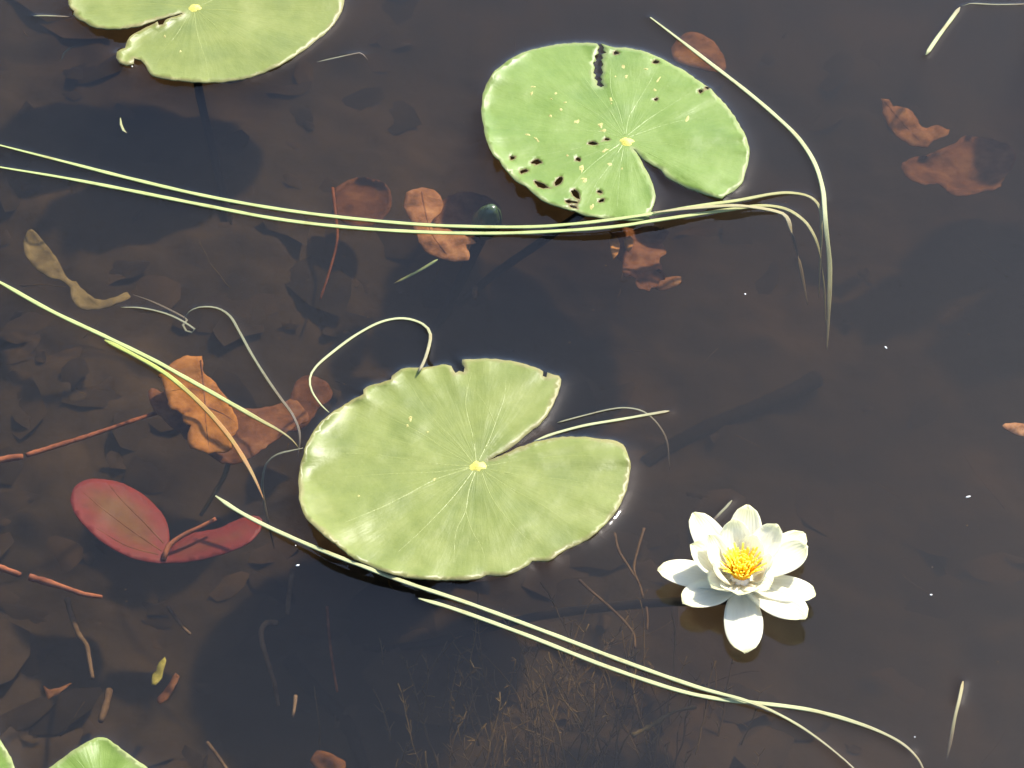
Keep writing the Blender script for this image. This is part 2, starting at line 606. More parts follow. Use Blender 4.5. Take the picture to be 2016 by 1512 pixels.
def tube(pts, r0, r1, sides=7, wob=0.0, seed=0, bulge=None):
    rn = random.Random(seed)
    verts, faces = [], []
    n = len(pts)
    for i, p in enumerate(pts):
        t = (pts[min(i + 1, n - 1)] - pts[max(i - 1, 0)])
        t = t.normalized() if t.length > 0 else Vector((0, 0, 1))
        s = t.cross(Vector((0.13, 0.27, 0.95))).normalized()
        u = s.cross(t)
        f = i / max(1, n - 1)
        r = (r0 + (r1 - r0) * f) * (1 + rn.uniform(-wob, wob))
        if bulge: r *= bulge(f)
        for k in range(sides):
            a = k / sides * 2 * math.pi
            verts.append(p + s * (r * math.cos(a)) + u * (r * math.sin(a)))
        if i:
            b = i * sides
            for k in range(sides):
                k2 = (k + 1) % sides
                faces.append((b - sides + k, b - sides + k2, b + k2, b + k))
    faces.append(tuple(range(sides))[::-1])
    faces.append(tuple(range((n - 1) * sides, n * sides)))
    return verts, faces


def pxline(pts, step=12):
    """photo points (px, py, z in mm) -> smooth world points"""
    return [P(a, b, z / 1000.0) for a, b, z in catmull(pts, step)]


def make_pad(label, outline, centre, zfun, top_mat, vein_mat, veins, stalk, holes=(), scars=(), seed=0, z0=0.0030):
    V, F, fm, at, olw, cw = leaf_mesh(outline, z0, zfun, centre, holes=holes, rough_edge=0.9, seed=seed)
    root = empty("lily_pad", (cw.x, cw.y, 0.0), label, "lily pad", "lily pads floating on the pond")
    mesh_obj("blade", V, F, [top_mat, M["pad_under"]], root, attrs=at, fmat=fm)
    MEN_PADS.append(olw)

    def on_pad(px, py, lift=0.0):
        q = P(px, py, z0)
        dx, dy = q.x - cw.x, q.y - cw.y
        e = float(seg_dist(olw, np.array([q.x]), np.array([q.y]))[0])
        return P(px, py, z0 + zfun(dx, dy, e, math.hypot(dx, dy), math.atan2(dy, dx)) + lift)
    for vn in veins:
        w = vn[0]
        pts = [on_pad(a, b) for a, b in catmull(vn[1:], 10)]
        ridge("vein", pts, w * 0.8, w * 0.35, 0.00022, vein_mat, root)
    # the yellow hub where the stalk meets the blade
    rn = random.Random(seed + 5)
    hv, hf = [], []
    c = on_pad(*centre, 0.0012)
    hv.append(c + Vector((0, 0, 0.0008)))
    n = 14
    for ring, (r, dz) in enumerate(((0.0022, 0.0004), (0.0046, -0.0016))):
        for i in range(n):
            t = i / n * 6.2832
            k = r * rn.uniform(0.75, 1.25)
            hv.append(c + Vector((k * math.cos(t) * 1.2, k * math.sin(t), dz)))
    for i in range(n):
        j = (i + 1) % n
        hf.append((0, 1 + i, 1 + j))
        hf.append((1 + i, 1 + n + i, 1 + n + j, 1 + j))
    mesh_obj("leaf_centre", hv, hf, M["node"], root)
    for s in scars:
        c = on_pad(s[0], s[1], 0.0)
        ps = [on_pad(a, b, 0.0) for a, b in ell(s[0], s[1], s[2] * 0.85, s[3] * 0.85, s[4] if len(s) > 4 else 0, 9, 0.5, rn)]
        mesh_obj("feeding_scar", [c + Vector((0, 0, 0.0007))] + [p + Vector((0, 0, -0.0001)) for p in ps],
                 [(0, 1 + i, 1 + (i + 1) % 9) for i in range(9)][::1], M["scar"], root)
    if stalk:
        pts = pxline([(centre[0], centre[1], -0.6)] + stalk)
        v, f = tube(pts, 0.0036, 0.0030, 8, 0.05, seed)
        mesh_obj("stalk", v, f, M["petiole_and_shade"], root)
    return root


# --- pad C, the yellow-green one in the middle
def zc(pts): return [(560 + x / 2.52, 560 + y / 2.52) for x, y in pts]
C_OUT = zc([(1105, 822), (1160, 780), (1220, 730), (1280, 680), (1320, 620), (1345, 570), (1362, 520), (1372, 470), (1362, 452), (1335, 447),
            (1303, 437), (1298, 458), (1282, 455), (1284, 432),
            (1240, 410), (1180, 390), (1120, 378), (1050, 370), (980, 367), (920, 370), (882, 374), (878, 396), (896, 408), (888, 435), (866, 430),
            (850, 440), (838, 425), (830, 405), (800, 395), (760, 400), (710, 410), (660, 412), (600, 415), (560, 430), (535, 452), (528, 470), (500, 480),
            (450, 495), (410, 508), (392, 520), (392, 545), (350, 565), (300, 595), (250, 625), (200, 665), (160, 705), (130, 750), (105, 800),
            (90, 860), (75, 920), (68, 980), (75, 1030), (72, 1060), (85, 1110), (110, 1160), (150, 1200), (200, 1245), (250, 1285), (300, 1325),
            (350, 1360), (400, 1385), (460, 1410), (540, 1437), (620, 1452), (700, 1460), (780, 1465), (860, 1465), (930, 1460), (985, 1452),
            (1000, 1440), (1050, 1445), (1100, 1440), (1160, 1420), (1210, 1390), (1230, 1372), (1265, 1370), (1310, 1370), (1340, 1355),
            (1380, 1325), (1440, 1295), (1500, 1265), (1550, 1225), (1600, 1180), (1640, 1130), (1670, 1080), (1690, 1040), (1705, 990),
            (1715, 930), (1715, 880), (1700, 830), (1680, 795), (1650, 778), (1600, 768), (1540, 762), (1470, 755), (1400, 755), (1340, 760),
            (1290, 770), (1240, 780), (1190, 798), (1150, 812), (1110, 834), (1060, 853), (1005, 876), (1055, 847)])


def zC(u, v, e, r, a):
    rim = math.exp(-e / 0.006)
    left = max(0.0, math.cos(a - math.radians(190)))          # curled up on the left
    z = 0.0060 * rim * left ** 1.2
    z += 0.0016 * (r / 0.1) ** 2 * math.sin(a * 9 + 0.6) * (0.5 + 0.5 * math.sin(a * 2.0 + 1))
    z += 0.0022 * math.exp(-e / 0.010) * math.sin(a * 23 + 2 * math.sin(a * 3)) * 0.5
    z += 0.0012 * fbm(u * 30, v * 30, 3.0, 3)
    z -= 0.0022 * math.exp(-(r / 0.018) ** 2)
    z += 0.0035 * math.exp(-(((u + 0.085) / 0.025) ** 2 + ((v + 0.065) / 0.022) ** 2))
    return max(z, -0.0003)


def vz(f, w, pts): return (w,) + tuple(f(pts))


make_pad("yellow-green lily pad in the middle, notched to the right, yellow hub", C_OUT, (940, 915), zC, M["pad_yellow"], M["vein"],
         [vz(zc, 0.0011, [(930, 905), (840, 935), (740, 970), (600, 1045), (480, 1105), (300, 1180)]),
          vz(zc, 0.0009, [(950, 880), (935, 760), (905, 640), (900, 560), (930, 430)]),
          vz(zc, 0.0008, [(930, 880), (860, 790), (760, 690), (690, 600), (640, 520)]),
          vz(zc, 0.0007, [(920, 890), (800, 820), (680, 740), (540, 670), (400, 620)]),
          vz(zc, 0.0007, [(915, 900), (760, 890), (560, 860), (380, 840), (200, 835)]),
          vz(zc, 0.0007, [(920, 905), (760, 930), (500, 940), (250, 960)]),
          vz(zc, 0.0008, [(945, 930), (915, 1020), (895, 1130), (850, 1230), (840, 1380)]),
          vz(zc, 0.0006, [(897, 1120), (930, 1220), (980, 1310), (1000, 1400)]),
          vz(zc, 0.0007, [(935, 925), (840, 1050), (700, 1200), (560, 1330)]),
          vz(zc, 0.0007, [(980, 940), (1030, 1060), (1120, 1180), (1230, 1290)]),
          vz(zc, 0.0007, [(995, 930), (1120, 1010), (1270, 1090), (1420, 1190)]),
          vz(zc, 0.0006, [(1000, 915), (1200, 950), (1400, 970), (1600, 1010)]),
          vz(zc, 0.0006, [(1000, 900), (1180, 870), (1400, 850), (1560, 850)]),
          vz(zc, 0.0007, [(965, 870), (1020, 760), (1055, 660), (1090, 560), (1100, 450)]),
          vz(zc, 0.0006, [(1045, 690), (1000, 600), (940, 520)])],
         [(925, 1000, -40), (900, 1100, -80), (880, 1180, -125)],
         scars=[(807, 826, 5, 8, 10), (802, 838, 3, 4), (855, 944, 6, 3, -20), (707, 976, 3, 3), (842, 851, 3, 2.5)], seed=21)


# --- pad B, the nibbled one, upper right
def zb(pts): return [(860 + x / 2.8, y / 2.8) for x, y in pts]
B_OUT = zb([(1100, 840), (1130, 890), (1155, 940), (1180, 990), (1200, 1040), (1205, 1080), (1195, 1130), (1175, 1180), (1165, 1200),
            (1130, 1210), (1060, 1212), (1000, 1213), (960, 1208), (900, 1200), (830, 1188), (780, 1170), (740, 1155), (700, 1145), (650, 1130),
            (600, 1110), (560, 1085), (530, 1060), (510, 1040), (490, 1025), (450, 1005), (410, 970), (380, 935), (360, 910), (345, 880), (310, 850),
            (290, 815), (275, 770), (262, 720), (250, 660), (245, 600), (250, 545), (262, 490), (285, 440), (320, 390), (370, 350), (420, 315),
            (470, 290), (530, 270), (580, 260), (640, 248), (700, 240), (780, 236), (850, 238), (885, 242), (897, 258), (886, 276), (892, 292), (868, 306), (880, 330), (862, 345), (872, 372), (864, 400), (878, 415), (866, 432),
            (886, 448), (880, 466), (904, 482), (922, 470), (902, 452), (912, 436), (898, 420), (916, 400), (904, 372), (920, 356), (906, 330), (918, 318), (908, 300), (938, 290), (914, 276), (920, 258), (905, 240), (935, 250),
            (980, 262), (1040, 262), (1100, 272), (1160, 290), (1210, 310), (1260, 335), (1310, 362), (1360, 385), (1410, 420), (1460, 455),
            (1510, 490), (1550, 530), (1590, 575), (1630, 625), (1665, 680), (1695, 735), (1715, 790), (1725, 840), (1718, 890), (1700, 960),
            (1680, 1010), (1640, 1050), (1590, 1075), (1575, 1092), (1540, 1085), (1480, 1070), (1420, 1050), (1360, 1025), (1310, 1000),
            (1265, 970), (1235, 935), (1190, 910), (1140, 880), (1112, 852), (1075, 815)])
B_HOLES = [ell(860 + x / 2.8, y / 2.8, a / 2.8, b / 2.8, r) for x, y, a, b, r in [
    (415, 870, 15, 10, 0), (550, 893, 26, 13, -10), (480, 945, 20, 9, -15), (570, 1018, 44, 11, 20), (675, 998, 26, 13, -45), (768, 1068, 32, 14, 40),
    (735, 1112, 34, 8, 5), (757, 1140, 24, 6, 18), (780, 880, 15, 10, 0), (862, 790, 24, 9, 5), (935, 768, 14, 7, 0), (987, 292, 17, 8, 0),
    (1207, 342, 18, 10, 0), (1453, 503, 12, 10, 0), (907, 1105, 14, 10, -30), (898, 1057, 13, 8, 0), (1207, 548, 9, 8, 0), (1490, 484, 10, 6, 0)]]


def zB(u, v, e, r, a):
    rim = math.exp(-e / 0.005)
    z = 0.0058 * rim * max(0.0, math.cos(a - math.radians(195))) ** 1.4
    z += 0.0013 * (r / 0.1) ** 2 * math.sin(a * 8 + 1.1)
    z += 0.0010 * math.exp(-e / 0.008) * math.sin(a * 27 + 3 * math.sin(a * 2))
    z += 0.0010 * fbm(u * 35, v * 35, 9.0, 3)
    z -= 0.0016 * math.exp(-(r / 0.015) ** 2)
    return max(z, -0.0003)


make_pad("fresh green lily pad full of small insect holes, upper right", B_OUT, (1234, 276), zB, M["pad_green"], M["vein_green"],
         [vz(zb, 0.0009, [(1030, 760), (900, 725), (700, 716), (500, 720), (330, 700)]),
          vz(zb, 0.0007, [(1025, 750), (900, 640), (700, 520), (520, 400)]),
          vz(zb, 0.0007, [(1030, 745), (960, 620), (880, 520), (780, 380)]),
          vz(zb, 0.0007, [(1035, 740), (1000, 600), (960, 500), (955, 350)]),
          vz(zb, 0.0008, [(1040, 740), (1060, 640), (1120, 540), (1180, 440), (1220, 360)]),
          vz(zb, 0.0007, [(1050, 745), (1160, 660), (1270, 590), (1400, 510)]),
          vz(zb, 0.0006, [(1060, 755), (1250, 690), (1450, 650), (1640, 690)]),
          vz(zb, 0.0006, [(1065, 770), (1250, 790), (1450, 840), (1640, 900)]),
          vz(zb, 0.0006, [(1080, 800), (1240, 880), (1400, 950), (1520, 1020)]),
          vz(zb, 0.0008, [(1010, 790), (900, 870), (800, 960), (720, 1060)]),
          vz(zb, 0.0007, [(1020, 800), (960, 900), (880, 1010), (830, 1120)]),
          vz(zb, 0.0006, [(1030, 805), (1010, 920), (1000, 1060), (990, 1170)]),
          vz(zb, 0.0006, [(1000, 780), (820, 810), (600, 850), (420, 880)])],
         [(1190, 380, -45), (1085, 462, -70), (980, 535, -92), (900, 600, -112)],
         holes=B_HOLES,
         scars=[(860 + x / 2.8, y / 2.8, a / 2.8, b / 2.8, r) for x, y, a, b, r in [
             (905, 690, 20, 18, 0), (915, 720, 30, 9, -10), (770, 670, 22, 13, -20), (1045, 420, 14, 13, 0), (1030, 370, 14, 16, 0), (655, 515, 14, 9, 0),
             (530, 478, 16, 6, 0), (522, 515, 9, 16, 10), (705, 565, 15, 6, 0), (685, 605, 10, 9, 0), (625, 640, 10, 10, 0), (960, 548, 12, 9, 60),
             (1200, 495, 13, 8, 0), (1155, 382, 13, 7, 0), (1380, 655, 12, 24, 20), (720, 855, 11, 8, 0), (955, 905, 20, 10, 0), (1020, 930, 8, 8, 0),
             (855, 1140, 12, 20, 10), (505, 742, 26, 8, 15), (550, 768, 22, 7, 50), (1222, 440, 24, 6, -50), (800, 930, 18, 30, 10), (815, 990, 22, 16, 0),
             (930, 830, 30, 9, -25), (960, 570, 6, 5, 0), (985, 420, 7, 6, 0), (630, 545, 10, 6, 0)]], seed=5)


# --- pad A, cut by the top edge of the picture
def za(pts): return [(x / 2.8, y / 2.8) for x, y in pts]
A_OUT = za([(1000, 70), (930, 90), (870, 106), (800, 133), (740, 147), (640, 158), (560, 155), (495, 140), (470, 120), (440, 108), (402, 78), (410, 60), (385, 40), (375, 0),
            (374, -60), (400, -140), (470, -220), (570, -290), (700, -350), (850, -390), (1000, -405), (1200, -395), (1400, -350), (1580, -285),
            (1720, -210), (1820, -125), (1880, -55), (1898, 0), (1890, 40), (1875, 80), (1840, 130), (1800, 175), (1740, 225), (1680, 270),
            (1600, 325), (1520, 370), (1440, 405), (1360, 430), (1280, 445), (1200, 452), (1100, 453), (1000, 445), (900, 430), (825, 405),
            (805, 365), (775, 330), (740, 320), (735, 350), (700, 358), (660, 345), (640, 315), (645, 285), (690, 262), (695, 240), (715, 205), (750, 180),
            (800, 152), (850, 128), (868, 120), (875, 138), (900, 135), (908, 112), (950, 96), (1010, 74)])


def zA(u, v, e, r, a):
    z = 0.003 * math.exp(-e / 0.005) * max(0.0, math.cos(a - math.radians(200)))
    z += 0.0012 * (r / 0.1) ** 2 * math.sin(a * 7 + 0.3) + 0.001 * fbm(u * 30, v * 30, 14.0, 3)
    z -= 0.0016 * math.exp(-(r / 0.015) ** 2)
    return max(z, -0.0003)


make_pad("yellow-green lily pad with ragged notch cut off by the top edge", A_OUT, (383, 13), zA, M["pad_yellow"], M["vein"],
         [vz(za, 0.0009, [(1090, 35), (1150, 10), (1250, -60), (1400, -150)]),
          vz(za, 0.0007, [(1100, 50), (1300, 60), (1500, 110), (1720, 150)]),
          vz(za, 0.0007, [(1090, 60), (1200, 150), (1330, 250), (1450, 340)]),
          vz(za, 0.0007, [(1070, 70), (1090, 200), (1130, 320), (1150, 420)]),
          vz(za, 0.0006, [(1050, 60), (980, 180), (900, 280), (860, 350)]),
          vz(za, 0.0006, [(1040, 40), (850, 20), (650, 40), (480, 70)])],
         [(384, 100, -38), (392, 180, -60), (420, 300, -82), (450, 430, -100), (480, 560, -116)],
         scars=[(324, 71, 3, 4, 0), (355, 101, 4, 3, 0)], seed=33)


# --- pad D and E, lower left corner
def zd(pts): return [(x / 2.8, 972 + y / 2.8) for x, y in pts]
D_OUT = zd([(270, 1512), (350, 1452), (430, 1397), (500, 1357), (545, 1340), (590, 1348), (650, 1390), (720, 1443), (790, 1492), (830, 1525),
            (900, 1600), (950, 1700), (950, 1800), (860, 1900), (720, 1970), (560, 1990), (400, 1960), (270, 1890), (190, 1790), (165, 1690), (190, 1600)])
E_OUT = zd([(-60, 1300), (0, 1355), (30, 1400), (60, 1455), (80, 1512), (90, 1600), (60, 1700), (-30, 1790), (-160, 1830), (-330, 1800), (-440, 1700),
            (-470, 1560), (-400, 1420), (-280, 1330), (-160, 1290)])


def zD(u, v, e, r, a):
    return max(-0.0003, 0.002 * math.exp(-e / 0.006) + 0.001 * fbm(u * 30, v * 30, 19.0, 3) + 0.0008 * math.sin(a * 7))


make_pad("bright green lily pad tip poking in at the bottom left edge", D_OUT, zd([(560, 1660)])[0], zD, M["pad_green"], M["vein_green"],
         [vz(zd, 0.0007, [(560, 1640), (555, 1500), (550, 1380)]), vz(zd, 0.0006, [(545, 1640), (470, 1520), (400, 1440)]),
          vz(zd, 0.0006, [(575, 1640), (660, 1530), (720, 1470)])], None, seed=41)
make_pad("sliver of a green lily pad in the bottom left corner", E_OUT, zd([(-180, 1560)])[0], zD, M["pad_green"], M["vein_green"],
         [vz(zd, 0.0006, [(-160, 1550), (-60, 1500), (40, 1460)])], None, seed=42)

F_OUT = [(2055, 55), (2070, -15), (2130, -70), (2220, -95), (2330, -85), (2420, -25), (2450, 65), (2420, 155), (2350, 205), (2260, 220), (2180, 205), (2120, 165), (2180, 115), (2230, 85), (2170, 95), (2100, 125), (2068, 105)]
make_pad("green lily pad just beyond the right edge, shading the bed at upper right", F_OUT, (2245, 83), zD, M["pad_green"], M["vein_green"], [], None, seed=43)

# ------------------------------------------------------------------ the flower
FC = P(1458, 1150, 0.004)
flower = empty("water_lily_flower", (FC.x, FC.y, 0.0), "white water lily flower with golden stamens, open on the dark water", "flower")


def zf(x, y): return (1200 + x / 3.877, 940 + y / 3.877)


def petal(name, tip_z, h, wid, out=0.55, lift=0.15, cup=0.35, base_r=0.005, base_h=0.005, twist=0.0, curl=0.0, seed=0):
    """tip_z: tip in the enlarged flower picture; h: tip height (m); wid: half width (m)."""
    rn = random.Random(seed)
    T = P(*zf(*tip_z), h)
    az = Vector((T.x - FC.x, T.y - FC.y, 0))
    Lh = az.length
    d = az.normalized()
    B = Vector((FC.x, FC.y, base_h)) + d * base_r
    Cc = B + d * ((Lh - base_r) * out) + Vector((0, 0, (h - base_h) * lift))
    side = Vector((-d.y, d.x, 0))
    nu, nv = 16, 9
    top, bot, al, ac = [], [], [], []
    for i in range(nu):
        t = i / (nu - 1)
        p = B * (1 - t) ** 2 + Cc * (2 * t * (1 - t)) + T * t * t
        tg = ((Cc - B) * (1 - t) + (T - Cc) * t)
        tg = tg.normalized()
        nrm = side.cross(tg) * -1
        if nrm.z < 0 and abs(tg.z) < 0.95: nrm = -nrm
        s = (side * math.cos(twist * t) + nrm * math.sin(twist * t))
        if t < 0.55:
            prof = 0.42 + 0.58 * math.sin(math.pi / 2 * t / 0.55)
        else:
            prof = math.sqrt(max(0.0, 1 - ((t - 0.55) / 0.452) ** 2.3))
        w = max(0.0010, wid * prof)
        for j in range(nv):
            q = j / (nv - 1) * 2 - 1
            k = cup * w * (q * q) * (1 - 0.3 * t) + curl * t * t * 0.004
            pp = p + s * (w * q) + nrm * k + nrm * (0.0004 * math.sin(9 * t + 5 * q + seed))
            top.append(pp)
            th = 0.0009 * (1 - 0.6 * abs(q))
            bot.append(pp - nrm * th)
            al.append(t); ac.append(q)
    n = len(top)
    F = []
    for i in range(nu - 1):
        for j in range(nv - 1):
            a = i * nv + j
            F.append((a, a + 1, a + nv + 1, a + nv))
            F.append((n + a, n + a + nv, n + a + nv + 1, n + a + 1))
    ring = [j for j in range(nv)] + [i * nv + nv - 1 for i in range(1, nu)] + [(nu - 1) * nv + j for j in range(nv - 2, -1, -1)] + [i * nv for i in range(nu - 2, 0, -1)]
    for i in range(len(ring)):
        a, b = ring[i], ring[(i + 1) % len(ring)]
        F.append((a, a + n, b + n, b))
    return mesh_obj(name, top + bot, F, M["petal_tip"], flower, attrs={"along": al * 2, "across": ac * 2})


# outer, spreading
petal("petal", (368, 700), 0.011, 0.0105, 0.5, 0.2, 0.25, seed=1)
petal("petal", (560, 955), 0.011, 0.0110, 0.5, 0.25, 0.30, seed=2)
petal("petal", (1035, 1335), 0.005, 0.0118, 0.5, 0.9, 0.22, seed=3)
petal("petal", (1500, 1070), 0.011, 0.0115, 0.5, 0.25, 0.32, seed=4)
petal("petal", (1572, 895), 0.009, 0.0105, 0.5, 0.3, 0.22, seed=5)
petal("petal", (1490, 425), 0.013, 0.0105, 0.5, 0.2, 0.25, seed=6)
petal("petal", (1055, 208), 0.026, 0.0108, 0.5, 0.2, 0.30, seed=7)
petal("petal", (640, 268), 0.022, 0.0108, 0.5, 0.2, 0.30, seed=8)
# middle ring, half raised
petal("petal", (1508, 520), 0.022, 0.0128, 0.62, 0.15, 0.42, base_h=0.009, seed=9)
petal("petal", (622, 515), 0.027, 0.0120, 0.62, 0.15, 0.45, base_h=0.009, seed=10)
petal("petal", (1278, 358), 0.026, 0.0100, 0.70, 0.15, 0.42, base_h=0.010, seed=12)
petal("petal", (945, 318), 0.031, 0.0105, 0.70, 0.15, 0.42, base_h=0.010, seed=13)
# inner cup
petal("petal", (755, 440), 0.031, 0.0092, 0.75, 0.1, 0.45, base_h=0.011, seed=14)
petal("petal", (985, 915), 0.019, 0.0125, 0.50, 0.45, 0.40, base_h=0.009, curl=0.6, seed=15)
petal("petal", (800, 650), 0.030, 0.0092, 0.85, 0.1, 0.45, base_h=0.010, seed=16)
petal("petal", (1240, 610), 0.030, 0.0092, 0.85, 0.1, 0.45, base_h=0.010, seed=17)
petal("petal", (1210, 850), 0.020, 0.0105, 0.50, 0.45, 0.40, base_h=0.009, seed=19)
petal("petal", (780, 830), 0.020, 0.0105, 0.50, 0.45, 0.40, base_h=0.009, seed=20)
petal("petal", (1110, 440), 0.029, 0.0092, 0.75, 0.1, 0.42, base_h=0.011, seed=18)

# stamens: flat golden filaments in a tuft
rn = random.Random(2)
base_meshes = []
for k in range(5):
    H = 0.0105 + 0.0004 * k
    lean = 0.06 + 0.12 * k
    v, f = [], []
    for i in range(6):
        t = i / 5
        x = lean * H * (t ** 1.4) * 1.1
        z = H * t * (1 - 0.12 * lean * t)
        w = 0.00085 * (1 - 0.35 * t)
        for dx, dy in ((-0.3, 1), (0.3, 1), (0.3, -1), (-0.3, -1)):
            v.append((x + dx * w, dy * w, z))
        if i:
            b = 4 * i
            for q in range(4):
                f.append((b - 4 + q, b - 4 + (q + 1) % 4, b + (q + 1) % 4, b + q))
    f.append((20, 21, 22, 23))
    me = bpy.data.meshes.new("stamen")
    me.from_pydata(v, [], f)
    me.materials.append(M["stamen"])
    base_meshes.append(me)
for k in range(150):
    g = (k + 0.5) / 150
    r = 0.0062 * math.sqrt(g)
    a = k * 2.39996
    o = bpy.data.objects.new("stamen", base_meshes[min(4, int(g * 5))])
    COL.objects.link(o)
    o.parent = flower
    o.location = (r * math.cos(a), r * math.sin(a) + 0.001, 0.0135)
    o.rotation_euler = (rn.uniform(-.12, .12), rn.uniform(-.12, .12), a + rn.uniform(-.3, .3))
    s = rn.uniform(0.85, 1.12)
    o.scale = (s, s, s)

# receptacle under the petals and the stalk running off to the left under water
v, f = tube([Vector((FC.x, FC.y, z)) for z in (-0.006, -0.002, 0.004, 0.009, 0.013)], 0.006, 0.008, 10, bulge=lambda t: 0.7 + 0.5 * math.sin(math.pi * t))
mesh_obj("receptacle", v, f, M["petal"], flower)
v, f = tube(pxline([(1458, 1160, -5), (1440, 1178, -40), (1390, 1182, -60), (1250, 1190, -78), (1050, 1215, -92), (850, 1265, -104), (700, 1283, -112), (560, 1292, -118)]), 0.0032, 0.0026, 8, 0.05)
mesh_obj("stalk", v, f, M["petiole_and_shade"], flower)


# ------------------------------------------------------------------ ribbon leaves
def ribbon(label, pts, width, m, taper=(0.15, 0.15), group=None, cat="grass blade", name="grass_blade", step=9, thick=0.16):
    """pts: (px, py, z mm); width in mm (full)."""
    W = pxline(pts, step)
    n = len(W)
    cs = [(-1, 0.0), (-0.55, 1.2), (0, 0.7), (0.55, 1.2), (1, 0.0), (0, -1.2)]
    verts, faces, al, ac = [], [], [], []
    for i, p in enumerate(W):
        t = W[min(i + 1, n - 1)] - W[max(i - 1, 0)]
        s = t.cross(Vector((0, 0, 1)))
        s = s.normalized() if s.length > 1e-9 else Vector((1, 0, 0))
        u = s.cross(t).normalized()
        f = i / (n - 1)
        k = 1.0
        if taper[0] > 0 and f < taper[0]: k = min(k, 0.35 + 0.65 * f / taper[0])
        if taper[1] > 0 and f > 1 - taper[1]: k = min(k, 0.2 + 0.8 * (1 - f) / taper[1])
        w = 1.0 * width / 2000.0 * k * (1 + 0.08 * math.sin(i * 0.7) * math.sin(i * 0.23))
        for a, b in cs:
            verts.append(p + s * (w * a) + u * (w * thick * b))
            al.append(f); ac.append(a)
        if i:
            b0 = 6 * i
            for q in range(6):
                q2 = (q + 1) % 6
                faces.append((b0 - 6 + q, b0 - 6 + q2, b0 + q2, b0 + q))
    faces.append((5, 4, 3, 2, 1, 0)); faces.append(tuple(range(6 * n - 6, 6 * n)))
    o = mesh_obj(name, verts, faces, M[m], attrs={"along": al, "across": ac})
    tag(o, label, cat, group)
    line = [(p.x, p.y) for p in W if p.z > -0.0008]
    if len(line) > 2: MEN_LINES.append((np.array(line[::2] + [line[-1]]), width / 2000.0))
    return o


G = "long narrow grass blades floating on the water"
S = 1.2
ribbon("upper of the two long green blades sweeping from the left edge below the nibbled pad",
       [(-60, 270, S), (0, 286, S), (125, 318, S), (250, 350, S), (400, 385, S), (550, 412, S), (700, 431, S), (860, 444, S), (1030, 447, 2.6), (1130, 441, 5.2), (1200, 433, 6.0), (1290, 420, 5.6), (1370, 406, 4.4),
        (1450, 395, 3.4), (1520, 382, 2), (1560, 380, 1), (1595, 388, 0), (1614, 410, -4), (1617, 450, -12), (1614, 520, -38), (1612, 585, -62)], 3.5, "blade_green", group=G)
ribbon("lower of the two long green blades sweeping from the left edge below the nibbled pad",
       [(-60, 316, S), (0, 329, S), (125, 350, S), (250, 374, S), (400, 404, S), (550, 432, S), (700, 449, S), (860, 458, S), (1000, 459, 2.0), (1130, 453, 4.6), (1220, 445, 5.0), (1290, 434, 4.6),
        (1440, 412, 2.4), (1500, 405, 1.2), (1545, 411, 0.4), (1575, 428, -1), (1595, 450, -4), (1612, 490, -14), (1622, 560, -46), (1626, 640, -72)], 3.6, "blade_green", group=G)
ribbon("short straw blade lying across the two long green ones beside the nibbled pad's notch",
       [(1285, 419, 7.0), (1350, 411, 6.6), (1440, 405, 6.0), (1490, 409, 3.6), (1530, 417, 1.2), (1548, 427, -1), (1558, 455, -8), (1572, 510, -40), (1590, 600, -72)], 3.4, "blade_straw", group=G)
ribbon("straw coloured blade arching down past the right side of the nibbled pad",
       [(1280, 34, S), (1330, 72, S), (1400, 126, S), (1460, 172, S), (1520, 222, S), (1570, 270, S), (1603, 320, S), (1619, 370, 0.8), (1623, 410, -2), (1626, 450, -8), (1633, 520, -26),
        (1632, 600, -44), (1628, 690, -66)], 3.5, "blade_pale", group=G)
ribbon("short stiff pale blade slanting in the top right corner",
       [(1823, 108, S), (1845, 75, S), (1868, 44, S), (1890, 14, S)], 3.4, "blade_pale", (0.02, 0.05), G)
ribbon("thin grey blade running off the right edge at the very top",
       [(1893, 12, 0.6), (1910, 7, 0.8), (1960, 9, 0.8), (2016, 8, 0.8), (2060, 4, 0.8)], 1.8, "blade_grey", group=G)
ribbon("green blade from the left edge running straight to the middle pad's left rim",
       [(-60, 524, S), (0, 556, S), (100, 612, S), (210, 664, S), (300, 708, S), (360, 741, S), (440, 786, S), (510, 826, S), (552, 849, 0.4), (575, 866, -3), (588, 882, -8)], 3.4, "blade_green", group=G)
ribbon("yellow-green blade bending down into an orange tip over the orange sunken leaf",
       [(206, 669, 2.0), (260, 697, 3.2), (305, 722, 3.2), (345, 750, 2.0), (400, 800, S), (450, 858, S), (485, 912, 0.2), (505, 950, -3), (520, 985, -9)], 3.3, "blade_orange", (0.03, 0.2), G)
ribbon("short silvery blade with a curled end above the green blade on the left",
       [(238, 605, S), (275, 606, S), (315, 614, S), (345, 625, 0.6), (372, 640, -2), (383, 648, -5), (378, 655, -7), (366, 651, -8), (360, 640, -8), (368, 630, -8), (350, 618, -12), (300, 594, -22), (262, 580, -32)], 1.7, "blade_grey", group=G)
ribbon("thin grey blade hooked at the top and falling to the middle pad's left rim",
       [(362, 628, -5), (372, 614, -1), (392, 605, S), (425, 606, S), (452, 622, S), (472, 655, S), (495, 697, S), (525, 745, S), (555, 788, S), (575, 815, 0.4), (588, 845, -4), (590, 872, -8), (586, 900, -14)], 2.0, "blade_grey", group=G)
ribbon("pale green blade looping up from the middle pad's top left rim",
       [(648, 812, -2), (632, 797, 0.6), (614, 770, S), (610, 745, S), (622, 722, S), (655, 693, S), (700, 660, S), (750, 634, S), (795, 627, S), (832, 638, 2), (847, 658, 4), (842, 690, 7), (833, 715, 7.5), (824, 732, 7)],
       2.3, "blade_pale", (0.3, 0.02), G)
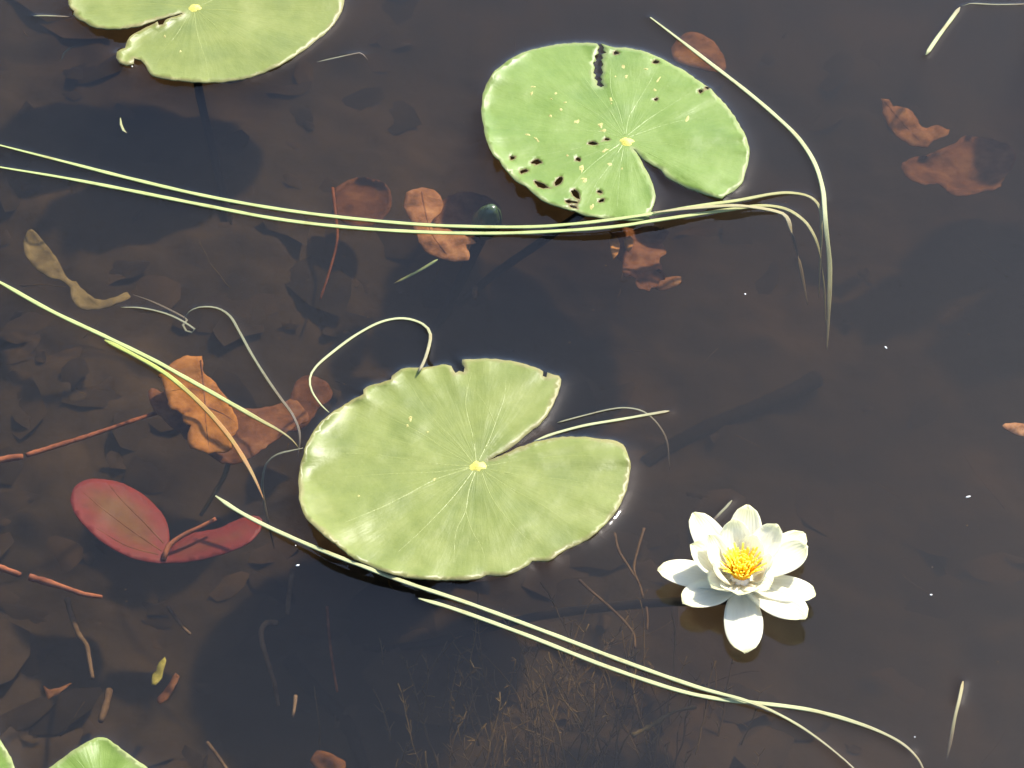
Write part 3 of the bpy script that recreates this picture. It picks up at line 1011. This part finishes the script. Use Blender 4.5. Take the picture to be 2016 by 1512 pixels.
ribbon("straight pale blade sticking out of the middle pad's notch",
       [(1052, 868, 1.2), (1090, 854, 1.4), (1150, 838, S), (1220, 826, S), (1318, 809, S)], 2.5, "blade_pale", (0.1, 0.02), G)
ribbon("thin pale blade curving down above the straight one in the notch",
       [(1097, 832, S), (1150, 818, S), (1200, 806, S), (1235, 803, 0.6), (1268, 811, -1.5), (1295, 835, -8), (1313, 870, -18), (1318, 925, -32)], 1.5, "blade_grey", (0.05, 0.2), G)
ribbon("upper of the two long blades running down to the bottom right, touching the middle pad",
       [(424, 976, S), (470, 1007, S), (540, 1043, 2.6), (640, 1086, 6.5), (720, 1117, 7.0), (800, 1147, 4.6), (920, 1187, S), (1080, 1246, S), (1230, 1303, S), (1370, 1352, 1.8), (1460, 1377, 3.4), (1520, 1400, 2.6),
        (1580, 1433, 0.9), (1640, 1477, 0.4), (1690, 1522, 0), (1730, 1570, -3)], 3.2, "blade_pale", (0.02, 0.3), G)
ribbon("lower of the two long blades below the flower, bending off at the bottom edge",
       [(824, 1178, S), (900, 1201, S), (1040, 1252, S), (1190, 1311, S), (1330, 1358, S), (1420, 1377, S), (1490, 1384, 1.0), (1600, 1399, S), (1700, 1428, S), (1765, 1457, 0.9), (1800, 1485, -1), (1818, 1515, -6), (1830, 1560, -14)],
       3.2, "blade_pale", (0.03, 0.2), G)
ribbon("single dull blade standing half sunk near the bottom right corner",
       [(1896, 1341, 1.0), (1889, 1375, 0.2), (1880, 1412, -3), (1872, 1455, -10), (1864, 1495, -18)], 2.1, "blade_straw", (0.02, 0.2), G)
ribbon("tiny grey blade tip just behind the flower",
       [(1441, 985, 0.8), (1428, 1000, 0.8), (1412, 1016, 0.4), (1400, 1030, -2)], 1.9, "blade_grey", (0.02, 0.1), G)
ribbon("thin curved blade dipping under water at the middle pad's left rim",
       [(597, 882, 0.3), (570, 888, -1), (545, 895, -3), (525, 912, -8), (517, 945, -18), (520, 990, -34), (540, 1080, -60)], 1.7, "blade_grey", group=G)
ribbon("short pale twig floating at the left of the ragged top pad",
       [(66, 31, 0.6), (95, 31, 0.8), (137, 33, 0.8)], 1.8, "blade_grey", (0.1, 0.1), G)
ribbon("small grey kinked blade right of the ragged top pad",
       [(624, 122, -4), (660, 114, -1.5), (708, 104, 0.5), (716, 108, 0), (724, 118, -3)], 1.6, "blade_grey", (0.2, 0.2), G)
ribbon("short pale sunken blade under the brown leaf below the long green blades",
       [(862, 511, -16), (830, 530, -24), (800, 546, -32), (775, 558, -38)], 3.0, "blade_green", (0.1, 0.2))
ribbon("small pale hooked shred under water left of the green pad's stalk",
       [(237, 232, -14), (238, 245, -14), (243, 257, -14), (250, 262, -14)], 2.0, "blade_pale", (0.2, 0.2))
ribbon("faint grey curved shred under water below the top left pad's notch",
       [(120, 120, -26), (126, 105, -26), (137, 95, -26), (148, 90, -26)], 1.8, "blade_grey", (0.2, 0.2))


# ------------------------------------------------------------------ sunken leaves
def sunken(label, outline, z0, mname, zfun, centre, cat="dead leaf", name="sunken_leaf", seed=0, rough=1.2, stem=None, ribs=(), step=10, root_only=True, rib_mat="leaf_brown"):
    V, F, fm, at, olw, cw = leaf_mesh(outline, z0, zfun, centre, step=step, rough_edge=rough, seed=seed, thick=0.0007)
    if stem is None and not ribs:
        return tag(mesh_obj(name, V, F, [M[mname], M[mname]], attrs=at, fmat=fm), label, cat)
    root = empty(name, (cw.x, cw.y, z0), label, cat)
    mesh_obj("blade", V, F, [M[mname], M[mname]], root, attrs=at, fmat=fm)

    def on(px, py):
        q = P(px, py, z0)
        dx, dy = q.x - cw.x, q.y - cw.y
        e = float(seg_dist(olw, np.array([q.x]), np.array([q.y]))[0])
        return P(px, py, z0 + zfun(dx, dy, e, math.hypot(dx, dy), math.atan2(dy, dx)))
    for rb in ribs:
        ridge("vein", [on(a, b) for a, b in catmull(rb, 10)], 0.0008, 0.0003, 0.0007, M[rib_mat], root)
    if stem:
        v, f = tube(pxline(stem[1]), stem[0], stem[0] * 0.7, 7, 0.08, seed)
        mesh_obj("stem", v, f, M[stem[2]], root)
    return root


def crumple(amp, k, sx=0.0, sy=0.0, seed=0.0, curl=0.0):
    def f(u, v, e, r, a):
        return amp * fbm(u * k, v * k, seed, 3) + sx * u + sy * v + curl * math.exp(-e / 0.006)
    return f


sunken("bright orange sunken leaf under the crossing blades on the left",
       [(340, 712), (362, 702), (385, 700), (397, 702), (400, 724), (412, 745), (432, 762), (447, 785), (455, 805), (466, 822), (468, 842), (452, 868), (455, 882),
        (430, 890), (404, 890), (380, 884), (368, 872), (372, 850), (378, 838), (360, 828), (357, 815), (345, 806), (332, 798), (330, 778), (322, 762), (318, 745), (312, 738)],
       -0.018, "leaf_orange", crumple(0.0045, 30, 0.10, 0.05, 2.0), (400, 800), seed=61, rough=3.6,
       ribs=[[(395, 710), (402, 770), (405, 830), (412, 885)], [(404, 800), (440, 815), (462, 830)], [(402, 770), (370, 765), (335, 770)]])
sunken("back half of the orange leaf, its shade coloured in dark red-brown, lying deeper",
       [(290, 772), (300, 762), (318, 770), (345, 765), (380, 760), (420, 765), (455, 790), (490, 806), (530, 800), (556, 790), (585, 788), (605, 812), (608, 828), (585, 838), (548, 862),
        (510, 890), (490, 902), (460, 912), (430, 908), (390, 880), (350, 850), (312, 816), (296, 795)],
       -0.036, "leaf_brown", crumple(0.010, 20, 0.0, 0.0, 5.0), (430, 850), seed=62, rough=2.0)  # the less lit half of the leaf, given a darker colour
sunken("red folded leaf under water on the left, two lobes joined at the bottom",
       [(138, 985), (143, 965), (160, 948), (185, 942), (215, 945), (250, 955), (285, 976), (310, 1000), (326, 1022), (332, 1045), (334, 1065), (328, 1085), (331, 1090), (340, 1070), (356, 1055), (395, 1046), (430, 1040),
        (470, 1022), (500, 1015), (516, 1022), (512, 1045), (490, 1068), (455, 1085), (410, 1098), (370, 1106), (335, 1108), (300, 1107), (262, 1099), (225, 1082), (190, 1058), (162, 1030), (146, 1008)],
       -0.026, "leaf_red", lambda u, v, e, r, a: 0.20 * abs(u) - 0.05 * v + 0.002 * fbm(u * 30, v * 30, 1.0, 3), (328, 1088), seed=63, rough=0.6,
       stem=(0.0019, [(322, 1102, -24), (332, 1075, -20), (360, 1054, -16), (395, 1037, -13), (425, 1021, -11)], "stick"),
       ribs=[[(318, 1085), (260, 1045), (200, 1000), (165, 970)], [(322, 1070), (285, 1030), (240, 985), (215, 955)], [(312, 1092), (250, 1075), (190, 1040)]], rib_mat="leaf_brown")
for (x, y, s) in ((303, 1040, 6), (322, 1032, 5), (309, 1048, 4)):
    pass
sunken("orange-brown sunken leaf with a bitten edge crossed by the two long green blades",
       [(800, 378), (815, 371), (845, 370), (862, 378), (872, 395), (870, 415), (852, 432), (850, 448), (880, 452), (925, 468), (938, 478), (918, 482), (925, 496), (922, 510),
        (895, 514), (868, 508), (845, 500), (828, 482), (820, 460), (812, 440), (800, 420), (795, 398)],
       -0.024, "leaf_tan", crumple(0.008, 24, 0.05, 0.0, 8.0), (850, 440), seed=64, rough=1.6,
       ribs=[[(830, 378), (838, 420), (850, 460), (880, 500)]])
sunken("dim brown sunken leaf between the orange leaf and the dark bud",
       [(850, 430), (872, 395), (905, 378), (940, 380), (975, 395), (985, 410), (985, 440), (950, 470), (900, 470), (860, 455)],
       -0.045, "leaf_brown", crumple(0.008, 20, 0, 0, 12.0, 0.004), (915, 425), seed=65)
sunken("rounded dim brown leaf under water behind the arching straw blade",
       [(1322, 95), (1335, 75), (1355, 64), (1380, 66), (1405, 82), (1422, 105), (1430, 132), (1415, 142), (1380, 135), (1345, 128), (1325, 115)],
       -0.075, "leaf_tan", crumple(0.006, 24, 0, 0, 15.0), (1375, 105), seed=66, ribs=[[(1340, 80), (1375, 105), (1418, 130)]])
sunken("reddish brown sunken leaf pointing up at the right",
       [(1736, 193), (1748, 196), (1758, 208), (1775, 212), (1797, 218), (1806, 235), (1816, 252), (1832, 248), (1850, 247), (1870, 257), (1858, 268), (1838, 277), (1826, 288), (1808, 290), (1788, 284), (1765, 266), (1748, 245), (1738, 222)],
       -0.066, "leaf_tan", crumple(0.012, 22, 0.1, 0.1, 18.0), (1795, 250), seed=67, rough=2.2, ribs=[[(1742, 200), (1775, 240), (1815, 280)]])
sunken("large dim brown leaf sunk below the pointed one at the right edge",
       [(1776, 318), (1800, 310), (1840, 300), (1880, 280), (1900, 268), (1940, 272), (1975, 280), (1998, 298), (1995, 330), (1980, 345), (1965, 370), (1930, 378), (1895, 385), (1865, 378), (1850, 362), (1815, 362), (1790, 350), (1775, 332)],
       -0.076, "leaf_brown", crumple(0.010, 20, 0, 0, 21.0, 0.006), (1890, 330), seed=68, rough=2.0)
sunken("olive brown sunken leaf with its left lobe up near the left edge",
       [(46, 485), (50, 460), (62, 450), (80, 468), (100, 492), (118, 520), (134, 548), (150, 555), (165, 572), (195, 590), (225, 585), (250, 575), (258, 582), (230, 598), (195, 608), (160, 607), (143, 590), (136, 562),
        (120, 552), (95, 545), (70, 528), (52, 508)],
       -0.040, "leaf_olive", crumple(0.008, 20, 0, 0.0, 24.0, 0.003), (140, 545), seed=69, rough=1.4)
sunken("small orange-brown scrap of leaf lying sunken right of the frayed one",
       [(1288, 555), (1305, 548), (1325, 544), (1342, 545), (1338, 560), (1320, 568), (1300, 571), (1288, 566)], -0.045, "leaf_tan", crumple(0.003, 30), (1315, 557), seed=70)
sunken("frayed brown leaf rotting under water below the nibbled pad",
       [(1200, 455), (1225, 450), (1245, 448), (1275, 446), (1310, 450), (1316, 465), (1306, 478), (1312, 495), (1300, 515), (1310, 540), (1290, 565), (1262, 568), (1245, 545), (1228, 540), (1222, 510), (1210, 500), (1208, 478)],
       -0.031, "leaf_brown", crumple(0.016, 26, 0, 0, 27.0), (1260, 500), seed=71, rough=4.0)
for lab, ol, s in (("upper bright ochre patch on the frayed leaf below the nibbled pad", [(1200, 470), (1212, 466), (1220, 480), (1216, 500), (1208, 510), (1202, 492)], 72),
                   ("narrow ochre shred right beside it on the frayed leaf", [(1228, 470), (1240, 464), (1248, 472), (1244, 490), (1236, 496), (1230, 484)], 73)):
    sunken(lab, ol, -0.012, "leaf_orange", crumple(0.004, 40, 0, 0, s), ol[0], name="leaf_shred", cat="leaf shred", seed=s, step=7)
sunken("broken brown leaf end poking in at the right edge, mid height",
       [(1972, 838), (1990, 832), (2030, 838), (2030, 858), (2005, 856), (1985, 848)], -0.006, "leaf_tan", crumple(0.004, 40, 0, 0, 30), (2000, 846), seed=74)
sunken("dull purple-brown disc standing in for a leaf shadow, left of the orange-brown leaf",
       [(660, 370), (690, 352), (725, 350), (758, 362), (772, 388), (766, 415), (740, 440), (700, 445), (665, 430), (655, 400)],
       -0.078, "leaf_brown", crumple(0.006, 20, 0, 0, 33, 0.005), (715, 398), seed=75)  # dull disc built where a leaf's shadow lies on the bed
sunken("small yellow-green scrap on the pond bed at the lower left",
       [(325, 1292), (328, 1300), (322, 1318), (318, 1335), (306, 1348), (298, 1346), (300, 1328), (308, 1320), (312, 1305)], -0.045, "moss", crumple(0.003, 50), (314, 1320), cat="leaf scrap", name="leaf_scrap", seed=76, step=6)
sunken("pale brown torn scrap just under the yellow-green one",
       [(345, 1325), (354, 1330), (345, 1350), (330, 1375), (315, 1385), (308, 1378), (322, 1360), (335, 1340)], -0.06, "leaf_brown", crumple(0.004, 50), (330, 1355), cat="leaf scrap", name="leaf_scrap", seed=77, step=6)
sunken("dim brown pointed scrap on the bed at the lower left, left of the yellow-green one",
       [(85, 1350), (100, 1358), (125, 1350), (140, 1345), (115, 1365), (95, 1376), (90, 1370)], -0.07, "leaf_tan", crumple(0.003, 40), (105, 1360), cat="leaf scrap", name="leaf_scrap", seed=78, step=6)
sunken("dim reddish scrap of leaf on the bed at the bottom edge",
       [(610, 1500), (625, 1478), (655, 1485), (680, 1500), (675, 1525), (640, 1530)], -0.08, "leaf_tan", crumple(0.006, 40), (645, 1500), cat="leaf scrap", name="leaf_scrap", seed=79)
sunken("brown half leaf on the bed beside the middle pad's left rim",
       [(555, 850), (575, 770), (600, 740), (640, 750), (655, 780), (630, 800), (610, 830), (590, 845)], -0.06, "leaf_brown", crumple(0.006, 30, 0, 0, 40), (600, 800), seed=80)

# ------------------------------------------------------------------ the bud under water
BC = P(960, 430, -0.018)
bud = empty("lily_bud", (BC.x, BC.y, -0.03), "dark green closed lily bud just under water above the long green blades", "flower bud")
dirv = (P(968, 412, -0.004) - P(950, 455, -0.034))
L = dirv.length * 1.25
a0 = P(948, 462, -0.038)
pts = [a0 + dirv.normalized() * (L * i / 12) for i in range(13)]
v, f = tube(pts, 0.0098, 0.0098, 14, bulge=lambda t: max(0.12, math.sin(math.pi * (0.12 + 0.82 * t)) ** 0.8))
mesh_obj("bud_body", v, f, M["bud"], bud)
for k in range(4):
    sv, sf = [], []
    ax = dirv.normalized()
    s1 = ax.cross(Vector((0, 0, 1))).normalized(); s2 = s1.cross(ax)
    for i in range(9):
        t = i / 8
        R = 0.0102 * max(0.12, math.sin(math.pi * (0.12 + 0.80 * t)) ** 0.8) + 0.0003
        hw = 0.62 * math.sin(math.pi * (0.18 + 0.78 * t))
        for j in range(5):
            an = k * math.pi / 2 + hw * (j / 2 - 1) + 0.4
            sv.append(a0 + ax * (L * t * 0.98) + s1 * (R * math.cos(an)) + s2 * (R * math.sin(an)))
        if i:
            b = 5 * i
            for j in range(4): sf.append((b - 5 + j, b - 4 + j, b + j + 1, b + j))
    mesh_obj("sepal", sv, sf, M["bud"], bud)
v, f = tube(pxline([(948, 464, -38), (925, 515, -56), (900, 565, -76), (870, 625, -104), (850, 650, -118)]), 0.0042, 0.0036, 8, 0.05)
mesh_obj("stalk", v, f, M["petiole_and_shade"], bud)


# ------------------------------------------------------------------ sticks, stems and roots under water
def stem(label, pts, r, m, cat="twig", name="sunken_stem", r1=None, wob=0.14, group=None):  # dead lily stems and roots under water, as tubes
    v, f = tube(pxline(pts, 8), r, r1 or r * 0.75, 7, wob, len(label))
    return tag(mesh_obj(name, v, f, M[m]), label, cat, group)


stem("short thick red-brown twig end at the left edge beside the longer one", [(-30, 914, -22), (0, 906, -22), (25, 901, -22), (45, 899, -23)], 0.0026, "stick")
stem("long reddish twig slanting up from the left edge towards the orange leaf", [(52, 896, -24), (110, 878, -27), (180, 856, -31), (250, 832, -36), (310, 812, -44)], 0.0018, "stick")
stem("bright orange-red twig lying at the lower left edge", [(-20, 1108, -10), (0, 1117, -10), (40, 1132, -11)], 0.0024, "stick")
stem("orange-red twig continuing right of it, pointing at the red leaf's foot", [(58, 1136, -10), (100, 1148, -11), (145, 1163, -13), (165, 1170, -18), (200, 1175, -26)], 0.0025, "stick", r1=0.0013)
stem("brown broken twig standing below the orange-red twig", [(132, 1180, -70), (142, 1215, -66), (155, 1250, -62), (170, 1270, -58), (176, 1300, -55), (182, 1335, -52)], 0.0020, "stick_pale")
stem("short frayed brown stump below the broken twig, above the green pad tip", [(215, 1360, -75), (208, 1390, -70), (198, 1420, -68)], 0.0026, "stick_pale")
stem("pale bent twig with a hooked top below the middle pad's left part", [(545, 1226, -60), (525, 1226, -55), (515, 1240, -52), (516, 1265, -55), (526, 1300, -62), (540, 1345, -74), (548, 1390, -84)], 0.0018, "stick_pale")
stem("thin reddish twig hanging right of the hooked pale one", [(644, 1195, -58), (648, 1250, -60), (654, 1300, -62), (664, 1362, -66)], 0.0010, "stick")
stem("short pale reddish twig below the hooked twig", [(582, 1370, -40), (580, 1390, -40), (576, 1412, -42)], 0.0014, "stick_pale")
stem("dim upright twig below the small white flake beside the middle pad", [(576, 1120, -46), (572, 1150, -50), (568, 1180, -54), (566, 1210, -58)], 0.0018, "stick_pale")
stem("short oblique pale twig under the red leaf's foot", [(330, 1195, -66), (345, 1215, -64), (360, 1235, -62), (374, 1248, -60)], 0.0014, "stick_pale")
stem("dim pale twig rising at the bottom edge right of the green pad tip", [(408, 1462, -60), (428, 1488, -58), (450, 1520, -56)], 0.0014, "stick_pale")
stem("green twig slanting from the orange leaf down behind the red leaf", [(452, 905, -40), (440, 940, -46), (420, 975, -54), (395, 1015, -66)], 0.0018, "leaf_olive")
stem("thin red twig standing upright left of the dull round leaf", [(655, 370, -72), (660, 420, -74), (664, 470, -78), (650, 530, -84), (630, 590, -92)], 0.0012, "stick")
stem("thick dark root lying deep right of the middle pad, above the flower", [(1610, 745, -152), (1530, 785, -150), (1430, 825, -149), (1340, 868, -146), (1270, 910, -141)], 0.0062, "petiole_and_shade", cat="root", name="sunken_dark_tube")  # near-black tube added to imitate a shadow band on the bed
stem("dark root lying deep at the bottom, right of the hooked twig", [(570, 1300, -110), (620, 1360, -111), (680, 1420, -112), (720, 1520, -112)], 0.0058, "petiole_and_shade", cat="root", name="sunken_dark_tube")
stem("small tan peg standing on the bed above the looping blade", [(936, 566, -70), (934, 578, -66), (936, 588, -64)], 0.0022, "stick_pale")
stem("forked reddish root thread left of the flower, left prong", [(1210, 1050, -70), (1218, 1085, -72), (1240, 1120, -74), (1258, 1150, -76), (1266, 1178, -78)], 0.0011, "stick_pale", cat="root", name="root_thread")
stem("forked reddish root thread left of the flower, right prong", [(1268, 1040, -68), (1256, 1080, -72), (1248, 1120, -74), (1258, 1150, -75)], 0.0010, "stick_pale", cat="root", name="root_thread")
stem("thin curled root thread below the forked ones", [(1140, 1142, -70), (1165, 1165, -72), (1200, 1195, -74), (1230, 1225, -74), (1248, 1250, -76), (1250, 1275, -76)], 0.0011, "stick_pale", cat="root", name="root_thread")
stem("short upright root thread under the forked ones", [(1272, 1192, -76), (1275, 1215, -76), (1274, 1240, -76)], 0.0009, "stick_pale", cat="root", name="root_thread")
stem("slim thread of pondweed slanting at the bottom right of the weed patch", [(1245, 1448, -60), (1290, 1425, -58), (1325, 1402, -56), (1370, 1392, -58)], 0.0016, "leaf_olive", cat="pondweed", name="pondweed_shoot", wob=0.5)

# ------------------------------------------------------------------ brown water weed, bottom centre
rn = random.Random(99)
verts, faces = [], []


def strand(p, d, L, r, depth=0):
    pts = [p]
    n = max(4, int(L / 0.006))
    for i in range(n):
        d = (d + Vector((rn.uniform(-.22, .22), rn.uniform(-.22, .22), rn.uniform(-.12, .16)))).normalized()
        q = pts[-1] + d * (L / n)
        if q.z > -0.02: q.z = -0.02 - rn.uniform(0, .004)
        pts.append(q)
        if depth == 0 and rn.random() < 0.6:
            for _ in range(2):
                strand(q, (d * 0.6 + Vector((rn.uniform(-1, 1), rn.uniform(-.7, .7), rn.uniform(-.2, .6)))).normalized(), rn.uniform(0.003, 0.009), r * 0.6, 1)
    v, f = tube(pts, r, r * 0.5, 4, 0.3, rn.randint(0, 9999))
    b = len(verts)
    verts.extend(v)
    faces.extend([tuple(b + i for i in q) for q in f])


for k in range(120):
    px = rn.gauss(1110, 150); py = rn.uniform(1330, 1620)
    p = P(px, py, -0.10)
    p.z = bed_z(p.x, p.y)
    strand(p, Vector((rn.uniform(-.22, .28), rn.uniform(0.2, .8), rn.uniform(.2, .7))).normalized(), rn.uniform(0.03, 0.085), rn.uniform(0.0005, 0.0009))
for k in range(40):
    px = rn.uniform(-50, 2060); py = rn.uniform(60, 1560)
    p = P(px, py, -0.11)
    p.z = bed_z(p.x, p.y)
    strand(p, Vector((rn.uniform(-1, 1), rn.uniform(-1, 1), rn.uniform(0, .3))).normalized(), rn.uniform(0.015, 0.05), rn.uniform(0.0003, 0.0006), 1)
tag(mesh_obj("water_weed", verts, faces, M["weed"], origin=tuple(P(1110, 1420, -0.11))),
    "tangle of thin brown water weed under the long blades at bottom centre", "water weed", kind="stuff")


# ------------------------------------------------------------------ specks floating on the water
def speck(label, px, py, r, stretch=1.0, rot=0.0, m="speck"):
    c = P(px, py, 0.0)
    r *= 0.5
    verts, faces = [], []
    n = 8
    verts.append(c + Vector((0, 0, r * 0.8)))
    for ring, (k, z) in enumerate(((0.6, 0.6), (1.0, 0.1), (0.8, -0.35))):
        for i in range(n):
            t = i / n * 6.2832
            x, y = r * k * stretch * math.cos(t), r * k * math.sin(t)
            verts.append(c + Vector((x * math.cos(rot) - y * math.sin(rot), x * math.sin(rot) + y * math.cos(rot), r * z)))
    for i in range(n):
        j = (i + 1) % n
        faces.append((0, 1 + i, 1 + j))
        for q in range(2):
            a = 1 + q * n
            faces.append((a + i, a + n + i, a + n + j, a + j))
    faces.append(tuple(1 + 2 * n + i for i in range(n))[::-1])
    tag(mesh_obj("floating_fleck", verts, faces, M[m]), label, "fleck", "white flecks on the water")


speck("bright white fleck on open water right of the frayed leaf", 1467, 579, 0.0013)
speck("tiny grey flake on the water below the large sunken shade tube at right", 1744, 684, 0.0012, 2.2, -1.0)
speck("tiny white fleck on the water right of the flower", 1833, 1171, 0.0010, 1.8)
speck("tiny pale fleck on the water near the right edge, level with the flower's top", 1906, 978, 0.0012, 3.0, 0.3)
speck("tiny white fleck beside the bending end of the lower long blade", 1801, 1451, 0.0009)
speck("small white flake in the water left of the middle pad's bottom", 586, 1113, 0.0013, 2.0, 0.3)
speck("small white dot beside the middle pad's lower left rim", 582, 1074, 0.0009)
speck("bright drop under the ragged lip of the top pad", 260, 131, 0.0015)

rn = random.Random(31)
verts, faces = [], []
for k in range(70):
    c = P(rn.uniform(0, 2016), rn.uniform(0, 1512), 0.0002)
    q = rn.uniform(0.0002, 0.0005); a = rn.uniform(0, 3.1)
    b = len(verts)
    for i in range(5):
        t = a + i / 5 * 6.2832
        verts.append(c + Vector((q * math.cos(t) * rn.uniform(0.6, 1.5), q * math.sin(t), 0)))
    verts.append(c + Vector((0, 0, q * 0.7)))
    for i in range(5): faces.append((b + 5, b + i, b + (i + 1) % 5))
tag(mesh_obj("pollen_dust", verts, faces, M["stick_pale"], origin=(0, 0, 0)), "fine pollen and dust specks floating on the pond surface", "pollen dust", kind="stuff")

# ------------------------------------------------------------------ the water
xs = axis(-0.44, 0.44, 0.0014, 40.0)
ys = axis(-0.42, 0.46, 0.0014, 40.0)
X, Y = np.meshgrid(xs, ys)
Z = np.zeros_like(X)
under = np.zeros(X.shape, bool)
for ol in MEN_PADS:
    x0, y0 = ol.min(0) - 0.02; x1, y1 = ol.max(0) + 0.02
    sel = (X > x0) & (X < x1) & (Y > y0) & (Y < y1)
    xx, yy = X[sel], Y[sel]
    d = seg_dist(ol, xx, yy)
    ins = inside(ol, xx, yy)
    z = np.where(ins, 0.0023 - 0.0055 * np.clip((d - 0.0022) / 0.004, 0, 1), 0.0024 * np.exp(-d / 0.0052))
    Z[sel] = np.where(ins, z, np.maximum(Z[sel], z))
    under[sel] |= ins
for ln, hw in MEN_LINES:
    x0, y0 = ln.min(0) - 0.01; x1, y1 = ln.max(0) + 0.01
    sel = (X > x0) & (X < x1) & (Y > y0) & (Y < y1) & ~under
    if not sel.any(): continue
    d = seg_dist(ln, X[sel], Y[sel], closed=False)
    Z[sel] = np.maximum(Z[sel], 0.0007 * np.exp(-np.maximum(d - hw, 0) / 0.0020))
edge = (np.abs(X) > 0.43) | (Y < -0.41) | (Y > 0.45)
Z[edge] = 0.0
ny, nx = X.shape
co = np.stack([X.ravel(), Y.ravel(), Z.ravel()], 1)
idx = np.arange(nx * ny).reshape(ny, nx)
quads = np.stack([idx[:-1, :-1].ravel(), idx[:-1, 1:].ravel(), idx[1:, 1:].ravel(), idx[1:, :-1].ravel()], 1)
nb = len(co)
FAR = 40.0
co = np.concatenate([co, np.array([[-FAR, -FAR, -2], [FAR, -FAR, -2], [FAR, FAR, -2], [-FAR, FAR, -2]], float)])
c00, c10, c11, c01 = int(idx[0, 0]), int(idx[0, -1]), int(idx[-1, -1]), int(idx[-1, 0])
extra = np.array([[nb, nb + 1, c10, c00], [nb + 1, nb + 2, c11, c10], [nb + 2, nb + 3, c01, c11], [nb + 3, nb, c00, c01], [nb + 3, nb + 2, nb + 1, nb]])
quads = np.concatenate([quads, extra])
me = bpy.data.meshes.new("pond_water")
me.vertices.add(len(co)); me.vertices.foreach_set("co", co.ravel())
me.loops.add(quads.size); me.loops.foreach_set("vertex_index", quads.ravel().astype(np.int32))
me.polygons.add(len(quads)); me.polygons.foreach_set("loop_start", np.arange(0, quads.size, 4, dtype=np.int32))
sm = np.ones(len(quads), bool); sm[-5:] = False
me.polygons.foreach_set("use_smooth", sm)
me.update(calc_edges=True)
me.validate()
me.materials.append(M["water"])
water = bpy.data.objects.new("pond_water", me)
COL.objects.link(water)
tag(water, kind="structure")
